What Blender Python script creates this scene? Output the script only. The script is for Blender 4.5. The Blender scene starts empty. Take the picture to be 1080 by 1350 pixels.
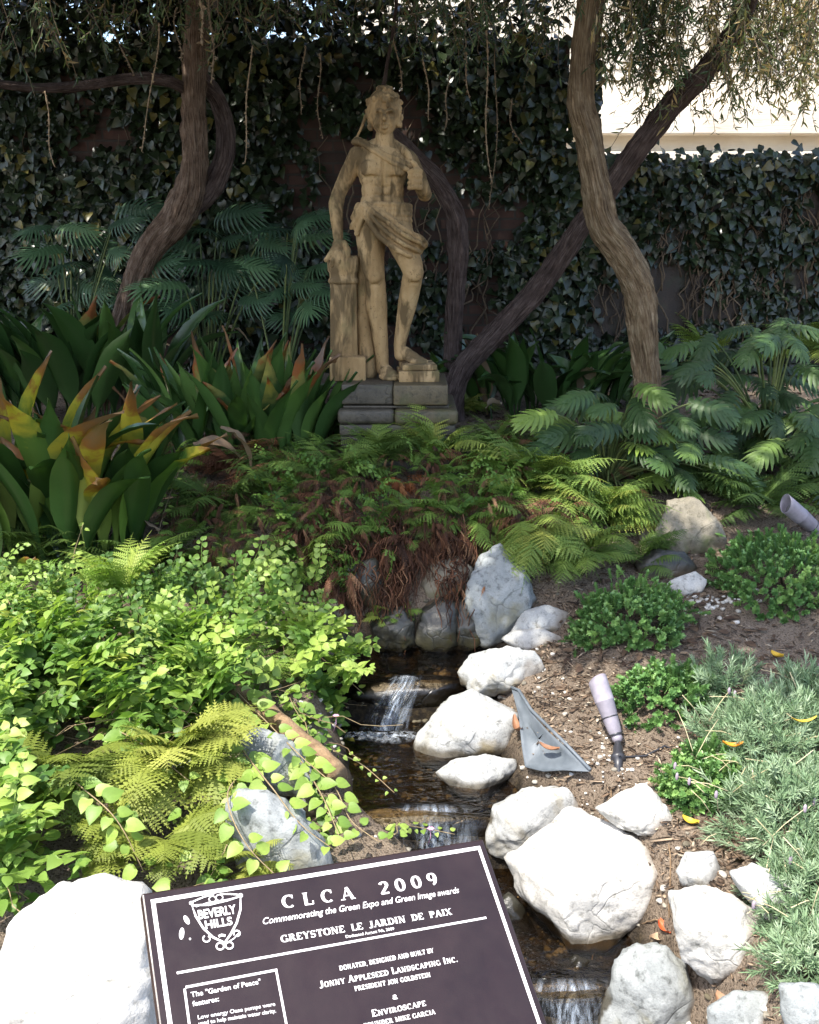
import bpy, bmesh, math, random
import numpy as np
from mathutils import Vector, Matrix
R = math.radians
SC = bpy.context.scene
COL = SC.collection

# ---------------- camera, sky, sun, exposure ----------------
PITCH = 15.0
FPX = 1300.0                      # focal length in photo pixels (1350 high)
cam_d = bpy.data.cameras.new('camera')
cam = bpy.data.objects.new('camera', cam_d); COL.objects.link(cam)
cam.location = (0, 0, 1.6); cam.rotation_euler = (R(90 - PITCH), 0, 0)
cam_d.sensor_fit = 'VERTICAL'; cam_d.sensor_height = 24
cam_d.lens = 24 * FPX / 1350.0
cam_d.clip_start = 0.05; cam_d.clip_end = 2000
SC.camera = cam
W = bpy.data.worlds.new('World'); SC.world = W; W.use_nodes = True
nt = W.node_tree; bg = nt.nodes['Background']
sky = nt.nodes.new('ShaderNodeTexSky'); sky.sky_type = 'NISHITA'; sky.sun_disc = False
SUN_EL, SUN_AZ = 62.0, 222.0      # azimuth clockwise from +Y (view direction): behind and left
sky.sun_elevation = R(SUN_EL); sky.sun_rotation = R(SUN_AZ)
sky.air_density = 1.0; sky.dust_density = 2.5; sky.ozone_density = 1.0
nt.links.new(sky.outputs[0], bg.inputs[0]); bg.inputs[1].default_value = 0.15
sd = bpy.data.lights.new('sun', 'SUN'); sd.energy = 2.7; sd.angle = R(0.6); sd.color = (1, .955, .87)
so = bpy.data.objects.new('sun', sd); COL.objects.link(so)
sv = Vector((math.sin(R(SUN_AZ)) * math.cos(R(SUN_EL)), math.cos(R(SUN_AZ)) * math.cos(R(SUN_EL)), math.sin(R(SUN_EL))))
so.rotation_euler = sv.to_track_quat('Z', 'Y').to_euler(); so.location = (-3, -3, 8)
SC.view_settings.view_transform = 'Standard'; SC.view_settings.look = 'None'
SC.view_settings.gamma = 1.0; SC.view_settings.exposure = 1.75
try:
    SC.cycles.max_bounces = 7; SC.cycles.transparent_max_bounces = 12
    SC.cycles.use_denoising = True
except Exception: pass

rng = np.random.default_rng(7)
# ---------------- numeric helpers ----------------
def hsh(ix, iy, iz):
    h = (ix * 374761393 + iy * 668265263 + iz * 2147483647 + 974634777) & 0xffffffff
    h = ((h ^ (h >> 13)) * 1274126177) & 0xffffffff
    h = ((h ^ (h >> 16)) * 2246822519) & 0xffffffff
    return ((h ^ (h >> 15)) & 0xffffff) / float(0xffffff)
def vnoise(P, f=1.0, seed=0):
    P = np.asarray(P, float) * f + seed * 17.31
    i = np.floor(P).astype(np.int64); u = P - i; u = u * u * (3 - 2 * u)
    r = 0
    for dx in (0, 1):
        for dy in (0, 1):
            for dz in (0, 1):
                w = (u[:, 0] if dx else 1 - u[:, 0]) * (u[:, 1] if dy else 1 - u[:, 1]) * (u[:, 2] if dz else 1 - u[:, 2])
                r = r + w * hsh(i[:, 0] + dx, i[:, 1] + dy, i[:, 2] + dz)
    return r * 2 - 1
def fbm(P, f=1.0, o=3, seed=0):
    return sum(vnoise(P, f * 2.03 ** k, seed + k * 3) * .5 ** k for k in range(o))
def sstep(a, b, x):
    t = np.clip((np.asarray(x, float) - a) / (b - a), 0, 1); return t * t * (3 - 2 * t)
def unit(v):
    v = np.asarray(v, float); return v / (np.linalg.norm(v, axis=-1, keepdims=True) + 1e-12)

cp, sp = math.cos(R(PITCH)), math.sin(R(PITCH))
FWD = np.array([0, cp, -sp]); UPV = np.array([0, sp, cp]); RT = np.array([1., 0, 0]); EYE = np.array([0, 0, 1.6])
def ray(px, py): return RT * (px - 540) / FPX - UPV * (py - 675) / FPX + FWD
def P(px, py, Y):
    d = ray(px, py); return EYE + d * (Y / d[1])
def mpp(p): return float(np.dot(np.asarray(p) - EYE, FWD)) / FPX      # metres per photo pixel at p

# ---------------- terrain ----------------
YC = [0, 1.5, 2.2, 2.45, 2.8, 3.0, 3.5, 3.8, 9]
XC = [.62, .52, .45, .36, .13, .07, .02, .06, .06]
WC = [.16, .17, .18, .2, .24, .2, .22, .3, .3]
def waterlevel(y):
    return np.where(y > 3.44, 0.0, np.where(y > 2.76, -.15, np.where(y > 2.16, -.31, -.46)))
def H(x, y):
    x = np.asarray(x, float); y = np.asarray(y, float)
    rgt = np.interp(y, [-2, 1.2, 2.2, 3.0, 3.8, 4.3, 4.7, 5.5, 7.2], [-.1, -.08, -.04, .06, .18, .30, .42, .58, .7])
    lft = np.interp(y, [-2, 1.2, 2.2, 3.0, 3.6, 4.2, 5.0, 7.2], [0, .0, .0, .08, .18, .36, .55, .7])
    ctr = np.interp(y, [-2, 3.0, 3.72, 3.86, 4.12, 4.5, 5.2, 7.2], [-.1, .02, .02, .16, .40, .52, .58, .7])
    b = np.where(x > 0, rgt + (ctr - rgt) * (1 - sstep(.45, 1.0, x)), lft + (ctr - lft) * (1 - sstep(.45, 1.0, -x)))
    xc = np.interp(y, YC, XC); w = np.interp(y, YC, WC)
    lvl = np.interp(y, [2.1, 2.22, 2.7, 2.82, 3.38, 3.5], [-.46, -.31, -.31, -.15, -.15, 0.0])
    s = sstep(0, .22, np.abs(x - xc) - w)
    s = np.maximum(s, sstep(3.74, 3.86, y))
    b = (lvl - .07) * (1 - s) + b * s
    q = np.stack([x.ravel(), y.ravel(), 0 * x.ravel()], 1)
    n = (fbm(q, 2.3, 3, 5) * .03 + fbm(q, 14, 2, 9) * .008).reshape(x.shape)
    b = b + n
    b = np.where(y > 7.42, 2.15, b)         # terrace behind the retaining wall
    return b
def Hs(x, y): return float(H(np.array([x]), np.array([y]))[0])
def G(px, py, lift=0.0, y0=1.0, y1=7.2):
    d = ray(px, py); ts = np.linspace(y0 / d[1], y1 / d[1], 1200)
    pts = EYE + d * ts[:, None]
    k = np.where(pts[:, 2] - H(pts[:, 0], pts[:, 1]) <= lift)[0]
    return pts[k[0] if len(k) else -1]

# ---------------- mesh building ----------------
def tag(o, label=None, cat=None, group=None, kind=None):
    if label: o['label'] = label
    if cat: o['category'] = cat
    if group: o['group'] = group
    if kind: o['kind'] = kind
    return o
def empty(name, loc, label, cat, group=None):
    o = bpy.data.objects.new(name, None); COL.objects.link(o); o.location = loc; o.empty_display_size = .1
    return tag(o, label, cat, group)
class Acc:
    def __init__(s): s.V = []; s.L = []; s.C = []; s.A = []; s.T = []; s.n = 0; s.M = []
    def add(s, V, F, rnd=0.5, t=0.0, mi=0):
        V = np.asarray(V, float).reshape(-1, 3)
        s.V.append(V); s.C.append(np.array([len(f) for f in F])); s.L.append(np.concatenate([np.asarray(f) for f in F]) + s.n)
        s.A.append(np.full(len(V), rnd) if np.isscalar(rnd) else rnd); s.T.append(np.full(len(V), t) if np.isscalar(t) else t)
        s.M.append(np.full(len(F), mi)); s.n += len(V)
    def stamp(s, tpl, M, T, rnd):
        """tpl=(V,loops,counts,t); M (N,3,3) columns are the axes, T (N,3)"""
        V, L, C, t = tpl; N = len(T)
        if N == 0: return
        W_ = np.einsum('nij,kj->nki', M, V) + T[:, None, :]
        s.V.append(W_.reshape(-1, 3)); s.C.append(np.tile(C, N)); s.M.append(np.zeros(N * len(C), int))
        s.L.append((L[None, :] + (np.arange(N) * len(V))[:, None]).ravel() + s.n)
        s.A.append(np.repeat(rnd, len(V))); s.T.append(np.tile(t, N)); s.n += N * len(V)
    def tube(s, pts, rad, sides=6, rnd=.5, t=None, mi=0, cap=True):
        pts = np.asarray(pts, float); n = len(pts); rad = np.broadcast_to(rad, (n,))
        tg = unit(np.gradient(pts, axis=0)); ref = np.array([0, 0, 1.]) if abs(tg[0][2]) < .9 else np.array([0, 1., 0])
        a = unit(np.cross(tg[0], ref)); fr = []
        for k in range(n):
            a = unit(a - tg[k] * np.dot(a, tg[k])); fr.append((a, np.cross(tg[k], a)))
        th = np.arange(sides) * 2 * math.pi / sides
        V = np.concatenate([pts[k] + rad[k] * (np.cos(th)[:, None] * fr[k][0] + np.sin(th)[:, None] * fr[k][1]) for k in range(n)])
        F = [(k * sides + j, k * sides + (j + 1) % sides, (k + 1) * sides + (j + 1) % sides, (k + 1) * sides + j) for k in range(n - 1) for j in range(sides)]
        if cap: F += [tuple(range(sides))[::-1], tuple(range((n - 1) * sides, n * sides))]
        s.add(V, F, rnd, np.repeat(np.linspace(0, 1, n), sides) if t is None else t, mi)
    def box(s, c, sx, sy, sz, M=None, mi=0):
        V = np.array([(x, y, z) for x in (-.5, .5) for y in (-.5, .5) for z in (-.5, .5)]) * (sx, sy, sz)
        if M is not None: V = V @ np.asarray(M).T
        s.add(V + np.asarray(c), [(0, 1, 3, 2), (4, 6, 7, 5), (0, 4, 5, 1), (2, 3, 7, 6), (0, 2, 6, 4), (1, 5, 7, 3)], mi=mi)
    def build(s, name, mats, parent=None, smooth=True, origin=None, loc=None):
        V = np.concatenate(s.V); L = np.concatenate(s.L).astype(np.int32); C = np.concatenate(s.C).astype(np.int32)
        o0 = np.zeros(3)
        if parent is not None: o0 = np.array(parent.matrix_world.translation) if parent.parent is None and parent.type == 'EMPTY' else np.zeros(3)
        if parent is not None:
            q = parent; o0 = np.zeros(3)
            while q is not None: o0 = o0 + np.array(q.location); q = q.parent
        elif origin is not None: o0 = np.asarray(origin, float)
        V = V - o0
        me = bpy.data.meshes.new(name); me.vertices.add(len(V)); me.vertices.foreach_set('co', V.astype(np.float32).ravel())
        me.loops.add(len(L)); me.loops.foreach_set('vertex_index', L)
        me.polygons.add(len(C)); me.polygons.foreach_set('loop_start', np.concatenate([[0], np.cumsum(C)[:-1]]).astype(np.int32))
        me.polygons.foreach_set('loop_total', C)
        me.polygons.foreach_set('use_smooth', np.full(len(C), smooth, bool))
        if not isinstance(mats, (list, tuple)): mats = [mats]
        for m in mats: me.materials.append(m)
        me.polygons.foreach_set('material_index', np.concatenate(s.M).astype(np.int32))
        for nm, dat in (('rnd', s.A), ('tt', s.T)):
            a = me.attributes.new(nm, 'FLOAT', 'POINT'); a.data.foreach_set('value', np.concatenate(dat).astype(np.float32))
        me.update(calc_edges=True); me.validate()
        o = bpy.data.objects.new(name, me); COL.objects.link(o)
        if parent is not None: o.parent = parent
        elif origin is not None: o.location = origin
        return o
def tpl(V, F, t=None):
    V = np.asarray(V, float)
    return (V, np.concatenate([np.asarray(f) for f in F]), np.array([len(f) for f in F]), np.zeros(len(V)) if t is None else np.asarray(t, float))
def frames(dirs, ups):
    """columns: x = side, y = dir, z = normal"""
    y = unit(dirs); x = unit(np.cross(y, ups)); z = np.cross(x, y)
    return np.stack([x, y, z], axis=2)

# ---------------- materials ----------------
def mat(name):
    m = bpy.data.materials.new(name); m.use_nodes = True
    n = m.node_tree.nodes; b = n['Principled BSDF']; return m, m.node_tree, b
def nd(t, typ, **kw):
    n = t.nodes.new(typ)
    for k, v in kw.items():
        if k in ('operation', 'blend_type', 'data_type', 'attribute_name', 'feature', 'noise_dimensions', 'wave_type', 'bands_direction'): setattr(n, k, v)
        else: n.inputs[k].default_value = v
    return n
def ramp(t, fac, stops, interp='LINEAR'):
    r = t.nodes.new('ShaderNodeValToRGB'); cr = r.color_ramp; cr.interpolation = interp
    while len(cr.elements) < len(stops): cr.elements.new(.5)
    for e, (p, c) in zip(cr.elements, stops): e.position = p; e.color = (*c, 1) if len(c) == 3 else c
    t.links.new(fac, r.inputs[0]); return r.outputs[0]
def mixc(t, f, a, b, bt='MIX'):
    m = t.nodes.new('ShaderNodeMix'); m.data_type = 'RGBA'; m.blend_type = bt
    for s_, v in ((0, f), (6, a), (7, b)):
        if hasattr(v, 'is_output'): t.links.new(v, m.inputs[s_])
        elif s_ == 0: m.inputs[0].default_value = v
        else: m.inputs[s_].default_value = (*v, 1)
    return m.outputs[2]
def noise(t, scale, detail=4, rough=.55, vec=None, dist=0):
    n = nd(t, 'ShaderNodeTexNoise', Scale=scale, Detail=detail, Roughness=rough, Distortion=dist)
    if vec is not None: t.links.new(vec, n.inputs['Vector'])
    return n.outputs[0]
def coords(t, kind='Object', scale=None):
    c = t.nodes.new('ShaderNodeTexCoord').outputs[kind]
    if scale:
        m = t.nodes.new('ShaderNodeMapping'); m.inputs['Scale'].default_value = scale; t.links.new(c, m.inputs[0]); return m.outputs[0]
    return c
def bump(t, b, h, strength=.5, dist=.01):
    n = t.nodes.new('ShaderNodeBump'); n.inputs['Strength'].default_value = strength; n.inputs['Distance'].default_value = dist
    t.links.new(h, n.inputs['Height']); t.links.new(n.outputs[0], b.inputs['Normal']); return n
def attr(t, name): return nd(t, 'ShaderNodeAttribute', attribute_name=name).outputs['Fac']
def leafmat(name, stops, rough=.45, transl=.25, tip=None, tstart=.6, spec=.5, nscale=30):
    """stops: colour ramp over the per-leaf value; tip: colours toward the leaf end"""
    m, t, b = mat(name)
    c = ramp(t, attr(t, 'rnd'), stops)
    n = noise(t, nscale, 3)
    c = mixc(t, .35, c, mixc(t, n, (.35, .4, .3), (1.5, 1.45, 1.5)), 'MULTIPLY')
    if tip:
        a = nd(t, 'ShaderNodeMath', operation='MULTIPLY_ADD'); t.links.new(noise(t, 18, 3), a.inputs[0]); a.inputs[1].default_value = .35
        t.links.new(attr(t, 'tt'), a.inputs[2])
        r2 = nd(t, 'ShaderNodeMath', operation='MULTIPLY_ADD'); t.links.new(attr(t, 'rnd'), r2.inputs[0]); r2.inputs[1].default_value = .35
        t.links.new(a.outputs[0], r2.inputs[2])
        m6 = nd(t, 'ShaderNodeMath', operation='MULTIPLY'); t.links.new(r2.outputs[0], m6.inputs[0]); m6.inputs[1].default_value = .6
        s = (tstart + .35) * .6
        mask = ramp(t, m6.outputs[0], [(0, (0, 0, 0)), (max(.01, s - .04), (0, 0, 0)), (s + .05, (1, 1, 1))])
        # yellow first, then brown at the very end
        tc = ramp(t, m6.outputs[0], [(0, tip[0]), (s + .07, tip[0]), (s + .11, tip[1]), (min(.99, s + .2), tip[2])])
        c = mixc(t, mask, c, tc)
    t.links.new(c, b.inputs['Base Color']); b.inputs['Roughness'].default_value = rough
    b.inputs['Specular IOR Level'].default_value = spec
    bump(t, b, noise(t, 120, 2), .12, .002)
    if transl > 0:
        tr = t.nodes.new('ShaderNodeBsdfTranslucent')
        tc2 = mixc(t, .6, c, (1.5, 1.7, .5), 'MULTIPLY'); t.links.new(tc2, tr.inputs[0])
        mx = t.nodes.new('ShaderNodeMixShader'); mx.inputs[0].default_value = transl
        t.links.new(b.outputs[0], mx.inputs[1]); t.links.new(tr.outputs[0], mx.inputs[2])
        t.links.new(mx.outputs[0], t.nodes['Material Output'].inputs[0])
    return m
# ---------------- setting materials ----------------
def m_ground():
    m, t, b = mat('soil')
    v = coords(t); n1 = noise(t, 3.0, 5, .6, v); n2 = noise(t, 38, 5, .7, v); n3 = noise(t, 140, 3, .7, v)
    c = ramp(t, n1, [(.3, (.165, .125, .09)), (.7, (.28, .22, .165))])
    c = mixc(t, ramp(t, n2, [(.5, (0, 0, 0)), (.72, (1, 1, 1))]), c, (.33, .26, .19))
    c = mixc(t, ramp(t, n3, [(.36, (1, 1, 1)), (.5, (0, 0, 0))]), c, (.05, .034, .022))
    c = mixc(t, attr(t, 'rnd'), c, mixc(t, ramp(t, n2, [(.45, (0, 0, 0)), (.7, (1, 1, 1))]), (.012, .009, .006), (.05, .036, .018)))  # wet stream bed, darkened further to paint in shade over the channel
    t.links.new(c, b.inputs['Base Color']); b.inputs['Roughness'].default_value = .95
    b.inputs['Specular IOR Level'].default_value = .2
    a = nd(t, 'ShaderNodeMath', operation='ADD'); t.links.new(n2, a.inputs[0]); t.links.new(n3, a.inputs[1])
    bump(t, b, a.outputs[0], .9, .02); return m
M_soil = m_ground()
def m_stone(name, c1, c2, dark, moss=None, sc=1.0, rough=.85):
    m, t, b = mat(name)
    v = coords(t); n1 = noise(t, 5 * sc, 5, .6, v); n2 = noise(t, 40 * sc, 4, .65, v); n3 = noise(t, 190, 3, .7, v)
    c = ramp(t, n1, [(.3, c1), (.68, c2)])
    c = mixc(t, ramp(t, n2, [(.28, (1, 1, 1)), (.46, (0, 0, 0))]), c, dark)
    c = mixc(t, .5, c, ramp(t, n3, [(.3, (.55, .55, .55)), (.5, (1, 1, 1)), (.75, (1.25, 1.22, 1.2))]), 'MULTIPLY')
    if moss:
        w = noise(t, 3.1 * sc, 4, .6, v, .6)
        c = mixc(t, ramp(t, w, [(.52, (0, 0, 0)), (.64, (.9, .9, .9))]), c, moss)
    vd = t.nodes.new('ShaderNodeVectorMath'); vd.operation = 'MULTIPLY_ADD'; nn = t.nodes.new('ShaderNodeTexNoise'); nn.inputs['Scale'].default_value = 9 * sc; t.links.new(v, nn.inputs['Vector'])
    t.links.new(nn.outputs['Color'], vd.inputs[0]); vd.inputs[1].default_value = (.12, .12, .12); t.links.new(v, vd.inputs[2])
    vo = t.nodes.new('ShaderNodeTexVoronoi'); vo.feature = 'DISTANCE_TO_EDGE'; vo.inputs['Scale'].default_value = 5.5 * sc; t.links.new(vd.outputs[0], vo.inputs['Vector'])
    crk = ramp(t, vo.outputs[0], [(0, (1, 1, 1)), (.022, (0, 0, 0))]); gate = ramp(t, noise(t, 4 * sc, 3, .6, v), [(.5, (0, 0, 0)), (.6, (.55, .55, .55))])
    cg = mixc(t, 1.0, crk, gate, 'MULTIPLY'); c = mixc(t, cg, c, dark)
    st_ = noise(t, 2.2 * sc, 5, .7, v, 1.2); c = mixc(t, ramp(t, st_, [(.5, (0, 0, 0)), (.62, (.5, .5, .5)), (.7, (0, 0, 0))]), c, tuple(q * .62 for q in c1))
    c = mixc(t, attr(t, 'tt'), c, (.13, .095, .062))
    wet = attr(t, 'rnd'); c = mixc(t, wet, c, mixc(t, 1.0, c, (.25, .21, .15), 'MULTIPLY'))
    t.links.new(c, b.inputs['Base Color']); rr_ = ramp(t, wet, [(0, (rough,) * 3), (1, (.22, .22, .22))]); t.links.new(rr_, b.inputs['Roughness'])
    a0_ = nd(t, 'ShaderNodeMath', operation='MULTIPLY_ADD'); t.links.new(n3, a0_.inputs[0]); a0_.inputs[1].default_value = .35; t.links.new(n2, a0_.inputs[2])
    a = nd(t, 'ShaderNodeMath', operation='MULTIPLY_ADD'); t.links.new(cg, a.inputs[0]); a.inputs[1].default_value = -.8; t.links.new(a0_.outputs[0], a.inputs[2])
    bump(t, b, a.outputs[0], .45, .009); return m
M_white = m_stone('pale_granite', (.37, .36, .33), (.56, .545, .51), (.20, .195, .17))
M_grey = m_stone('grey_granite', (.17, .185, .185), (.31, .325, .32), (.08, .085, .08), (.2, .19, .13))
M_pale = m_stone('weathered_granite', (.27, .275, .265), (.44, .44, .42), (.15, .15, .14), (.23, .19, .11))
M_wet = m_stone('wet_rock', (.022, .022, .018), (.055, .052, .04), (.010, .010, .008), (.065, .055, .02), rough=.35)
M_ledge = m_stone('shade_dark_wet_ledge', (.010, .009, .007), (.026, .021, .014), (.005, .005, .004), (.022, .02, .008), rough=.4)  # wet stone, near black so the colour carries the stream's shade too
M_tan = m_stone('mossy_boulder', (.16, .14, .10), (.25, .22, .165), (.08, .07, .045), (.10, .115, .045))

# ---------------- ground ----------------
def axis(lo, hi, step, far):
    a = np.arange(lo, hi + 1e-6, step); k = np.geomspace(step, far, 26)
    return np.concatenate([lo - k[::-1], a, hi + k])
gx = axis(-3.2, 3.4, .035, 300); gy = axis(.9, 5.6, .035, 300); gy = gy[gy > -60]
gy = np.unique(np.concatenate([gy, np.arange(5.6, 7.5, .12), [7.40, 7.44]]))
GX, GY = np.meshgrid(gx, gy); GZ = H(GX, GY)
A = Acc(); ny, nx = GX.shape
idx = np.arange(nx * ny).reshape(ny, nx)
F = np.stack([idx[:-1, :-1], idx[:-1, 1:], idx[1:, 1:], idx[1:, :-1]], -1).reshape(-1, 4)
A.V.append(np.stack([GX, GY, GZ], -1).reshape(-1, 3)); A.L.append(F.ravel()); A.C.append(np.full(len(F), 4)); A.M.append(np.zeros(len(F), int))
wl_ = np.where(GY < 3.86, 1 - sstep(.02, .08, GZ - waterlevel(GY)), 0) * (GY > 1.4) * (1 - sstep(.30, .45, np.abs(GX - np.interp(GY, YC, XC)))); A.A.append(wl_.ravel()); A.T.append(np.zeros(nx * ny)); A.n = nx * ny  # channel mask: wet soil and painted stream shade
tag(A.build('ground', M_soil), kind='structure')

# ---------------- water ----------------
def m_water():
    m = bpy.data.materials.new('stream_water'); m.use_nodes = True; t = m.node_tree; t.nodes.clear()
    out = t.nodes.new('ShaderNodeOutputMaterial'); mx = t.nodes.new('ShaderNodeMixShader')
    tr = t.nodes.new('ShaderNodeBsdfTransparent'); gl = t.nodes.new('ShaderNodeBsdfGlossy')
    tr.inputs[0].default_value = (.62, .5, .33, 1); gl.inputs[0].default_value = (.95, .97, 1, 1); gl.inputs['Roughness'].default_value = .06
    fr = t.nodes.new('ShaderNodeFresnel'); fr.inputs[0].default_value = 1.5
    b = t.nodes.new('ShaderNodeBump'); b.inputs['Strength'].default_value = .6; b.inputs['Distance'].default_value = .02
    v = coords(t, 'Object', (1, 2.2, 1)); t.links.new(noise(t, 16, 3, .6, v, .8), b.inputs['Height'])
    t.links.new(b.outputs[0], gl.inputs['Normal']); t.links.new(b.outputs[0], fr.inputs['Normal'])
    t.links.new(fr.outputs[0], mx.inputs[0]); t.links.new(tr.outputs[0], mx.inputs[1]); t.links.new(gl.outputs[0], mx.inputs[2])
    t.links.new(mx.outputs[0], out.inputs[0]); return m
M_water = m_water()
def sheet(y0, y1, z, wmul=1.0, ext=.26):
    A = Acc(); ys = np.linspace(y0, y1, 14); us = np.linspace(-1, 1, 13); V = []
    for y in ys:
        xc = np.interp(y, YC, XC); w = np.interp(y, YC, WC) + ext
        for u in us: V.append((xc + u * w, y, z + .004 * math.sin(9 * u + 17 * y)))
    F = [(i * 13 + j, i * 13 + j + 1, (i + 1) * 13 + j + 1, (i + 1) * 13 + j) for i in range(13) for j in range(12)]
    A.add(V, F); return A
tag(sheet(3.46, 3.95, 0.0).build('upper_pool_water', M_water), kind='structure')
tag(sheet(2.78, 3.46, -.15).build('middle_pool_water', M_water), kind='structure')
tag(sheet(2.18, 2.78, -.31).build('lower_pool_water', M_water), kind='structure')
tag(sheet(1.2, 2.18, -.46).build('outflow_water', M_water), kind='structure')
# waterfalls: a thin curved curtain with white streaks running down it
def m_fall():
    m = bpy.data.materials.new('falling_water'); m.use_nodes = True; t = m.node_tree; b = t.nodes['Principled BSDF']
    b.inputs['Base Color'].default_value = (.55, .64, .76, 1); b.inputs['Roughness'].default_value = .25
    tr = t.nodes.new('ShaderNodeBsdfTransparent'); tr.inputs[0].default_value = (.8, .82, .8, 1); mx = t.nodes.new('ShaderNodeMixShader')
    cb = t.nodes.new('ShaderNodeCombineXYZ'); t.links.new(attr(t, 'rnd'), cb.inputs[0])
    ml = nd(t, 'ShaderNodeMath', operation='MULTIPLY'); t.links.new(attr(t, 'tt'), ml.inputs[0]); ml.inputs[1].default_value = .12
    t.links.new(ml.outputs[0], cb.inputs[1])
    n = noise(t, 8, 6, .8, cb.outputs[0], .5)
    f = ramp(t, n, [(.46, (.02, .02, .02)), (.58, (.28, .28, .28)), (.78, (.75, .75, .75))])
    ed = ramp(t, attr(t, 'rnd'), [(0, (0, 0, 0)), (.22, (.8, .8, .8)), (.5, (1, 1, 1)), (.78, (.7, .7, .7)), (1, (0, 0, 0))])
    en = ramp(t, noise(t, 3.2, 3, .6, cb.outputs[0]), [(.35, (.15, .15, .15)), (.6, (1.5, 1.5, 1.5))])
    f = mixc(t, 1.0, mixc(t, 1.0, f, ed, 'MULTIPLY'), en, 'MULTIPLY')
    top = ramp(t, attr(t, 'tt'), [(0, (0, 0, 0)), (.15, (1, 1, 1))]); f = mixc(t, 1.0, f, top, 'MULTIPLY')
    t.links.new(f, mx.inputs[0]); t.links.new(tr.outputs[0], mx.inputs[1]); t.links.new(b.outputs[0], mx.inputs[2])
    tr.inputs[0].default_value = (1, 1, 1, 1)
    t.links.new(mx.outputs[0], t.nodes['Material Output'].inputs[0]); return m
M_fall = m_fall()
def fall(x0, x1, ylip, ztop, zbot, out, skew=0.0, label=None):
    A = Acc(); nu, nv = 40, 14; V = []; rn = []; tt = []
    for j in range(nv):
        s = j / (nv - 1)
        for i in range(nu):
            u = i / (nu - 1); w = .5 + .5 * math.sin(i * 1.7) * .5
            x = x0 + (x1 - x0) * (u - .5) * (1 + .45 * s) + (x1 - x0) * .5 + skew * s + .012 * math.sin(u * 23) * s
            y = ylip + .05 - out * (s ** .55) + .004 * math.sin(i * .45 + 3 * u) * s
            z = ztop + .012 - (ztop - zbot) * s ** 1.6
            V.append((x, y, z)); rn.append(u); tt.append(s)
    F = [(j * nu + i, j * nu + i + 1, (j + 1) * nu + i + 1, (j + 1) * nu + i) for j in range(nv - 1) for i in range(nu - 1)]
    A.add(V, F, np.array(rn), np.array(tt)); return A
tag(fall(-.075, .06, 3.46, 0.0, -.15, .17, -.09).build('small_waterfall', M_fall), kind='structure')
tag(fall(-.06, .2, 2.79, -.15, -.31, .07).build('middle_waterfall', M_fall), kind='structure')
tag(fall(.3, .55, 2.19, -.31, -.46, .08).build('front_waterfall', M_fall), kind='structure')
# foam where the falls land
mf, tf, bf = mat('foam'); bf.inputs['Base Color'].default_value = (.7, .76, .84, 1); bf.inputs['Roughness'].default_value = .5
trf = tf.nodes.new('ShaderNodeBsdfTransparent'); mxf = tf.nodes.new('ShaderNodeMixShader')
tf.links.new(mixc(tf, 1.0, ramp(tf, noise(tf, 55, 5, .75, coords(tf)), [(.42, (0, 0, 0)), (.66, (.6, .6, .6))]), ramp(tf, attr(tf, 'tt'), [(0, (1, 1, 1)), (1, (0, 0, 0))]), 'MULTIPLY'), mxf.inputs[0])
tf.links.new(trf.outputs[0], mxf.inputs[1]); tf.links.new(bf.outputs[0], mxf.inputs[2]); tf.links.new(mxf.outputs[0], tf.nodes['Material Output'].inputs[0])
A = Acc()
for (cx, cy, z, rx, ry) in [(-.05, 3.3, -.15, .16, .05), (-.17, 3.31, -.15, .09, .035), (.07, 2.7, -.31, .16, .04), (.43, 2.08, -.46, .15, .05), (-.02, 3.48, 0, .06, .02)]:
    n = 16; V = [(cx, cy, z + .014)]; 
    for r_ in (.5, 1):
        for k in range(n):
            a = 2 * math.pi * k / n; q = r_ * (1 + .18 * math.sin(k * 2.3))
            V.append((cx + rx * q * math.cos(a), cy + ry * q * math.sin(a), z + (.016 if r_ < 1 else .005)))
    F = [(0, 1 + k, 1 + (k + 1) % n) for k in range(n)] + [(1 + k, 1 + n + k, 1 + n + (k + 1) % n, 1 + (k + 1) % n) for k in range(n)]
    A.add(V, F, .5, np.array([0.] + [.5] * n + [1.] * n))
tag(A.build('foam', mf), 'white foam where the small falls land in the pools', 'foam', kind='stuff')

# ---------------- walls ----------------
def m_brick():
    m, t, b = mat('old_red_brick'); v = coords(t)
    sw = t.nodes.new('ShaderNodeSeparateXYZ'); t.links.new(v, sw.inputs[0]); cb = t.nodes.new('ShaderNodeCombineXYZ')
    t.links.new(sw.outputs[0], cb.inputs[0]); t.links.new(sw.outputs[2], cb.inputs[1])
    br = t.nodes.new('ShaderNodeTexBrick'); t.links.new(cb.outputs[0], br.inputs[0])
    for k, q in (('Scale', 1.0), ('Mortar Size', .008), ('Brick Width', .215), ('Row Height', .075), ('Bias', 0.)): br.inputs[k].default_value = q
    br.inputs['Color1'].default_value = (.062, .030, .022, 1); br.inputs['Color2'].default_value = (.036, .022, .017, 1); br.inputs['Mortar'].default_value = (.035, .03, .025, 1)
    c = mixc(t, .7, br.outputs[0], ramp(t, noise(t, 9, 4, .6, v), [(.3, (.35, .35, .35)), (.7, (1.2, 1.1, 1))]), 'MULTIPLY')
    t.links.new(c, b.inputs['Base Color']); b.inputs['Roughness'].default_value = .9
    bump(t, b, br.outputs[1], .6, -.01); return m
M_brick = m_brick()
M_ridge = m_stone('wall_stone', (.026, .015, .010), (.055, .034, .022), (.010, .007, .005), (.03, .033, .014), 2.2)
A = Acc(); A.box((-2.45, 7.5, 1.55), 7.1, .3, 2.8)
wl = A.build('brick_wall', M_brick, smooth=False)
tag(wl, 'tall dark red brick garden wall under climbing ivy behind the statue', 'wall')
A = Acc(); V = []
for k in range(1):
    A.box((4.12, 7.5, 1.15), 5.98, .3, 2.0)
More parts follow.
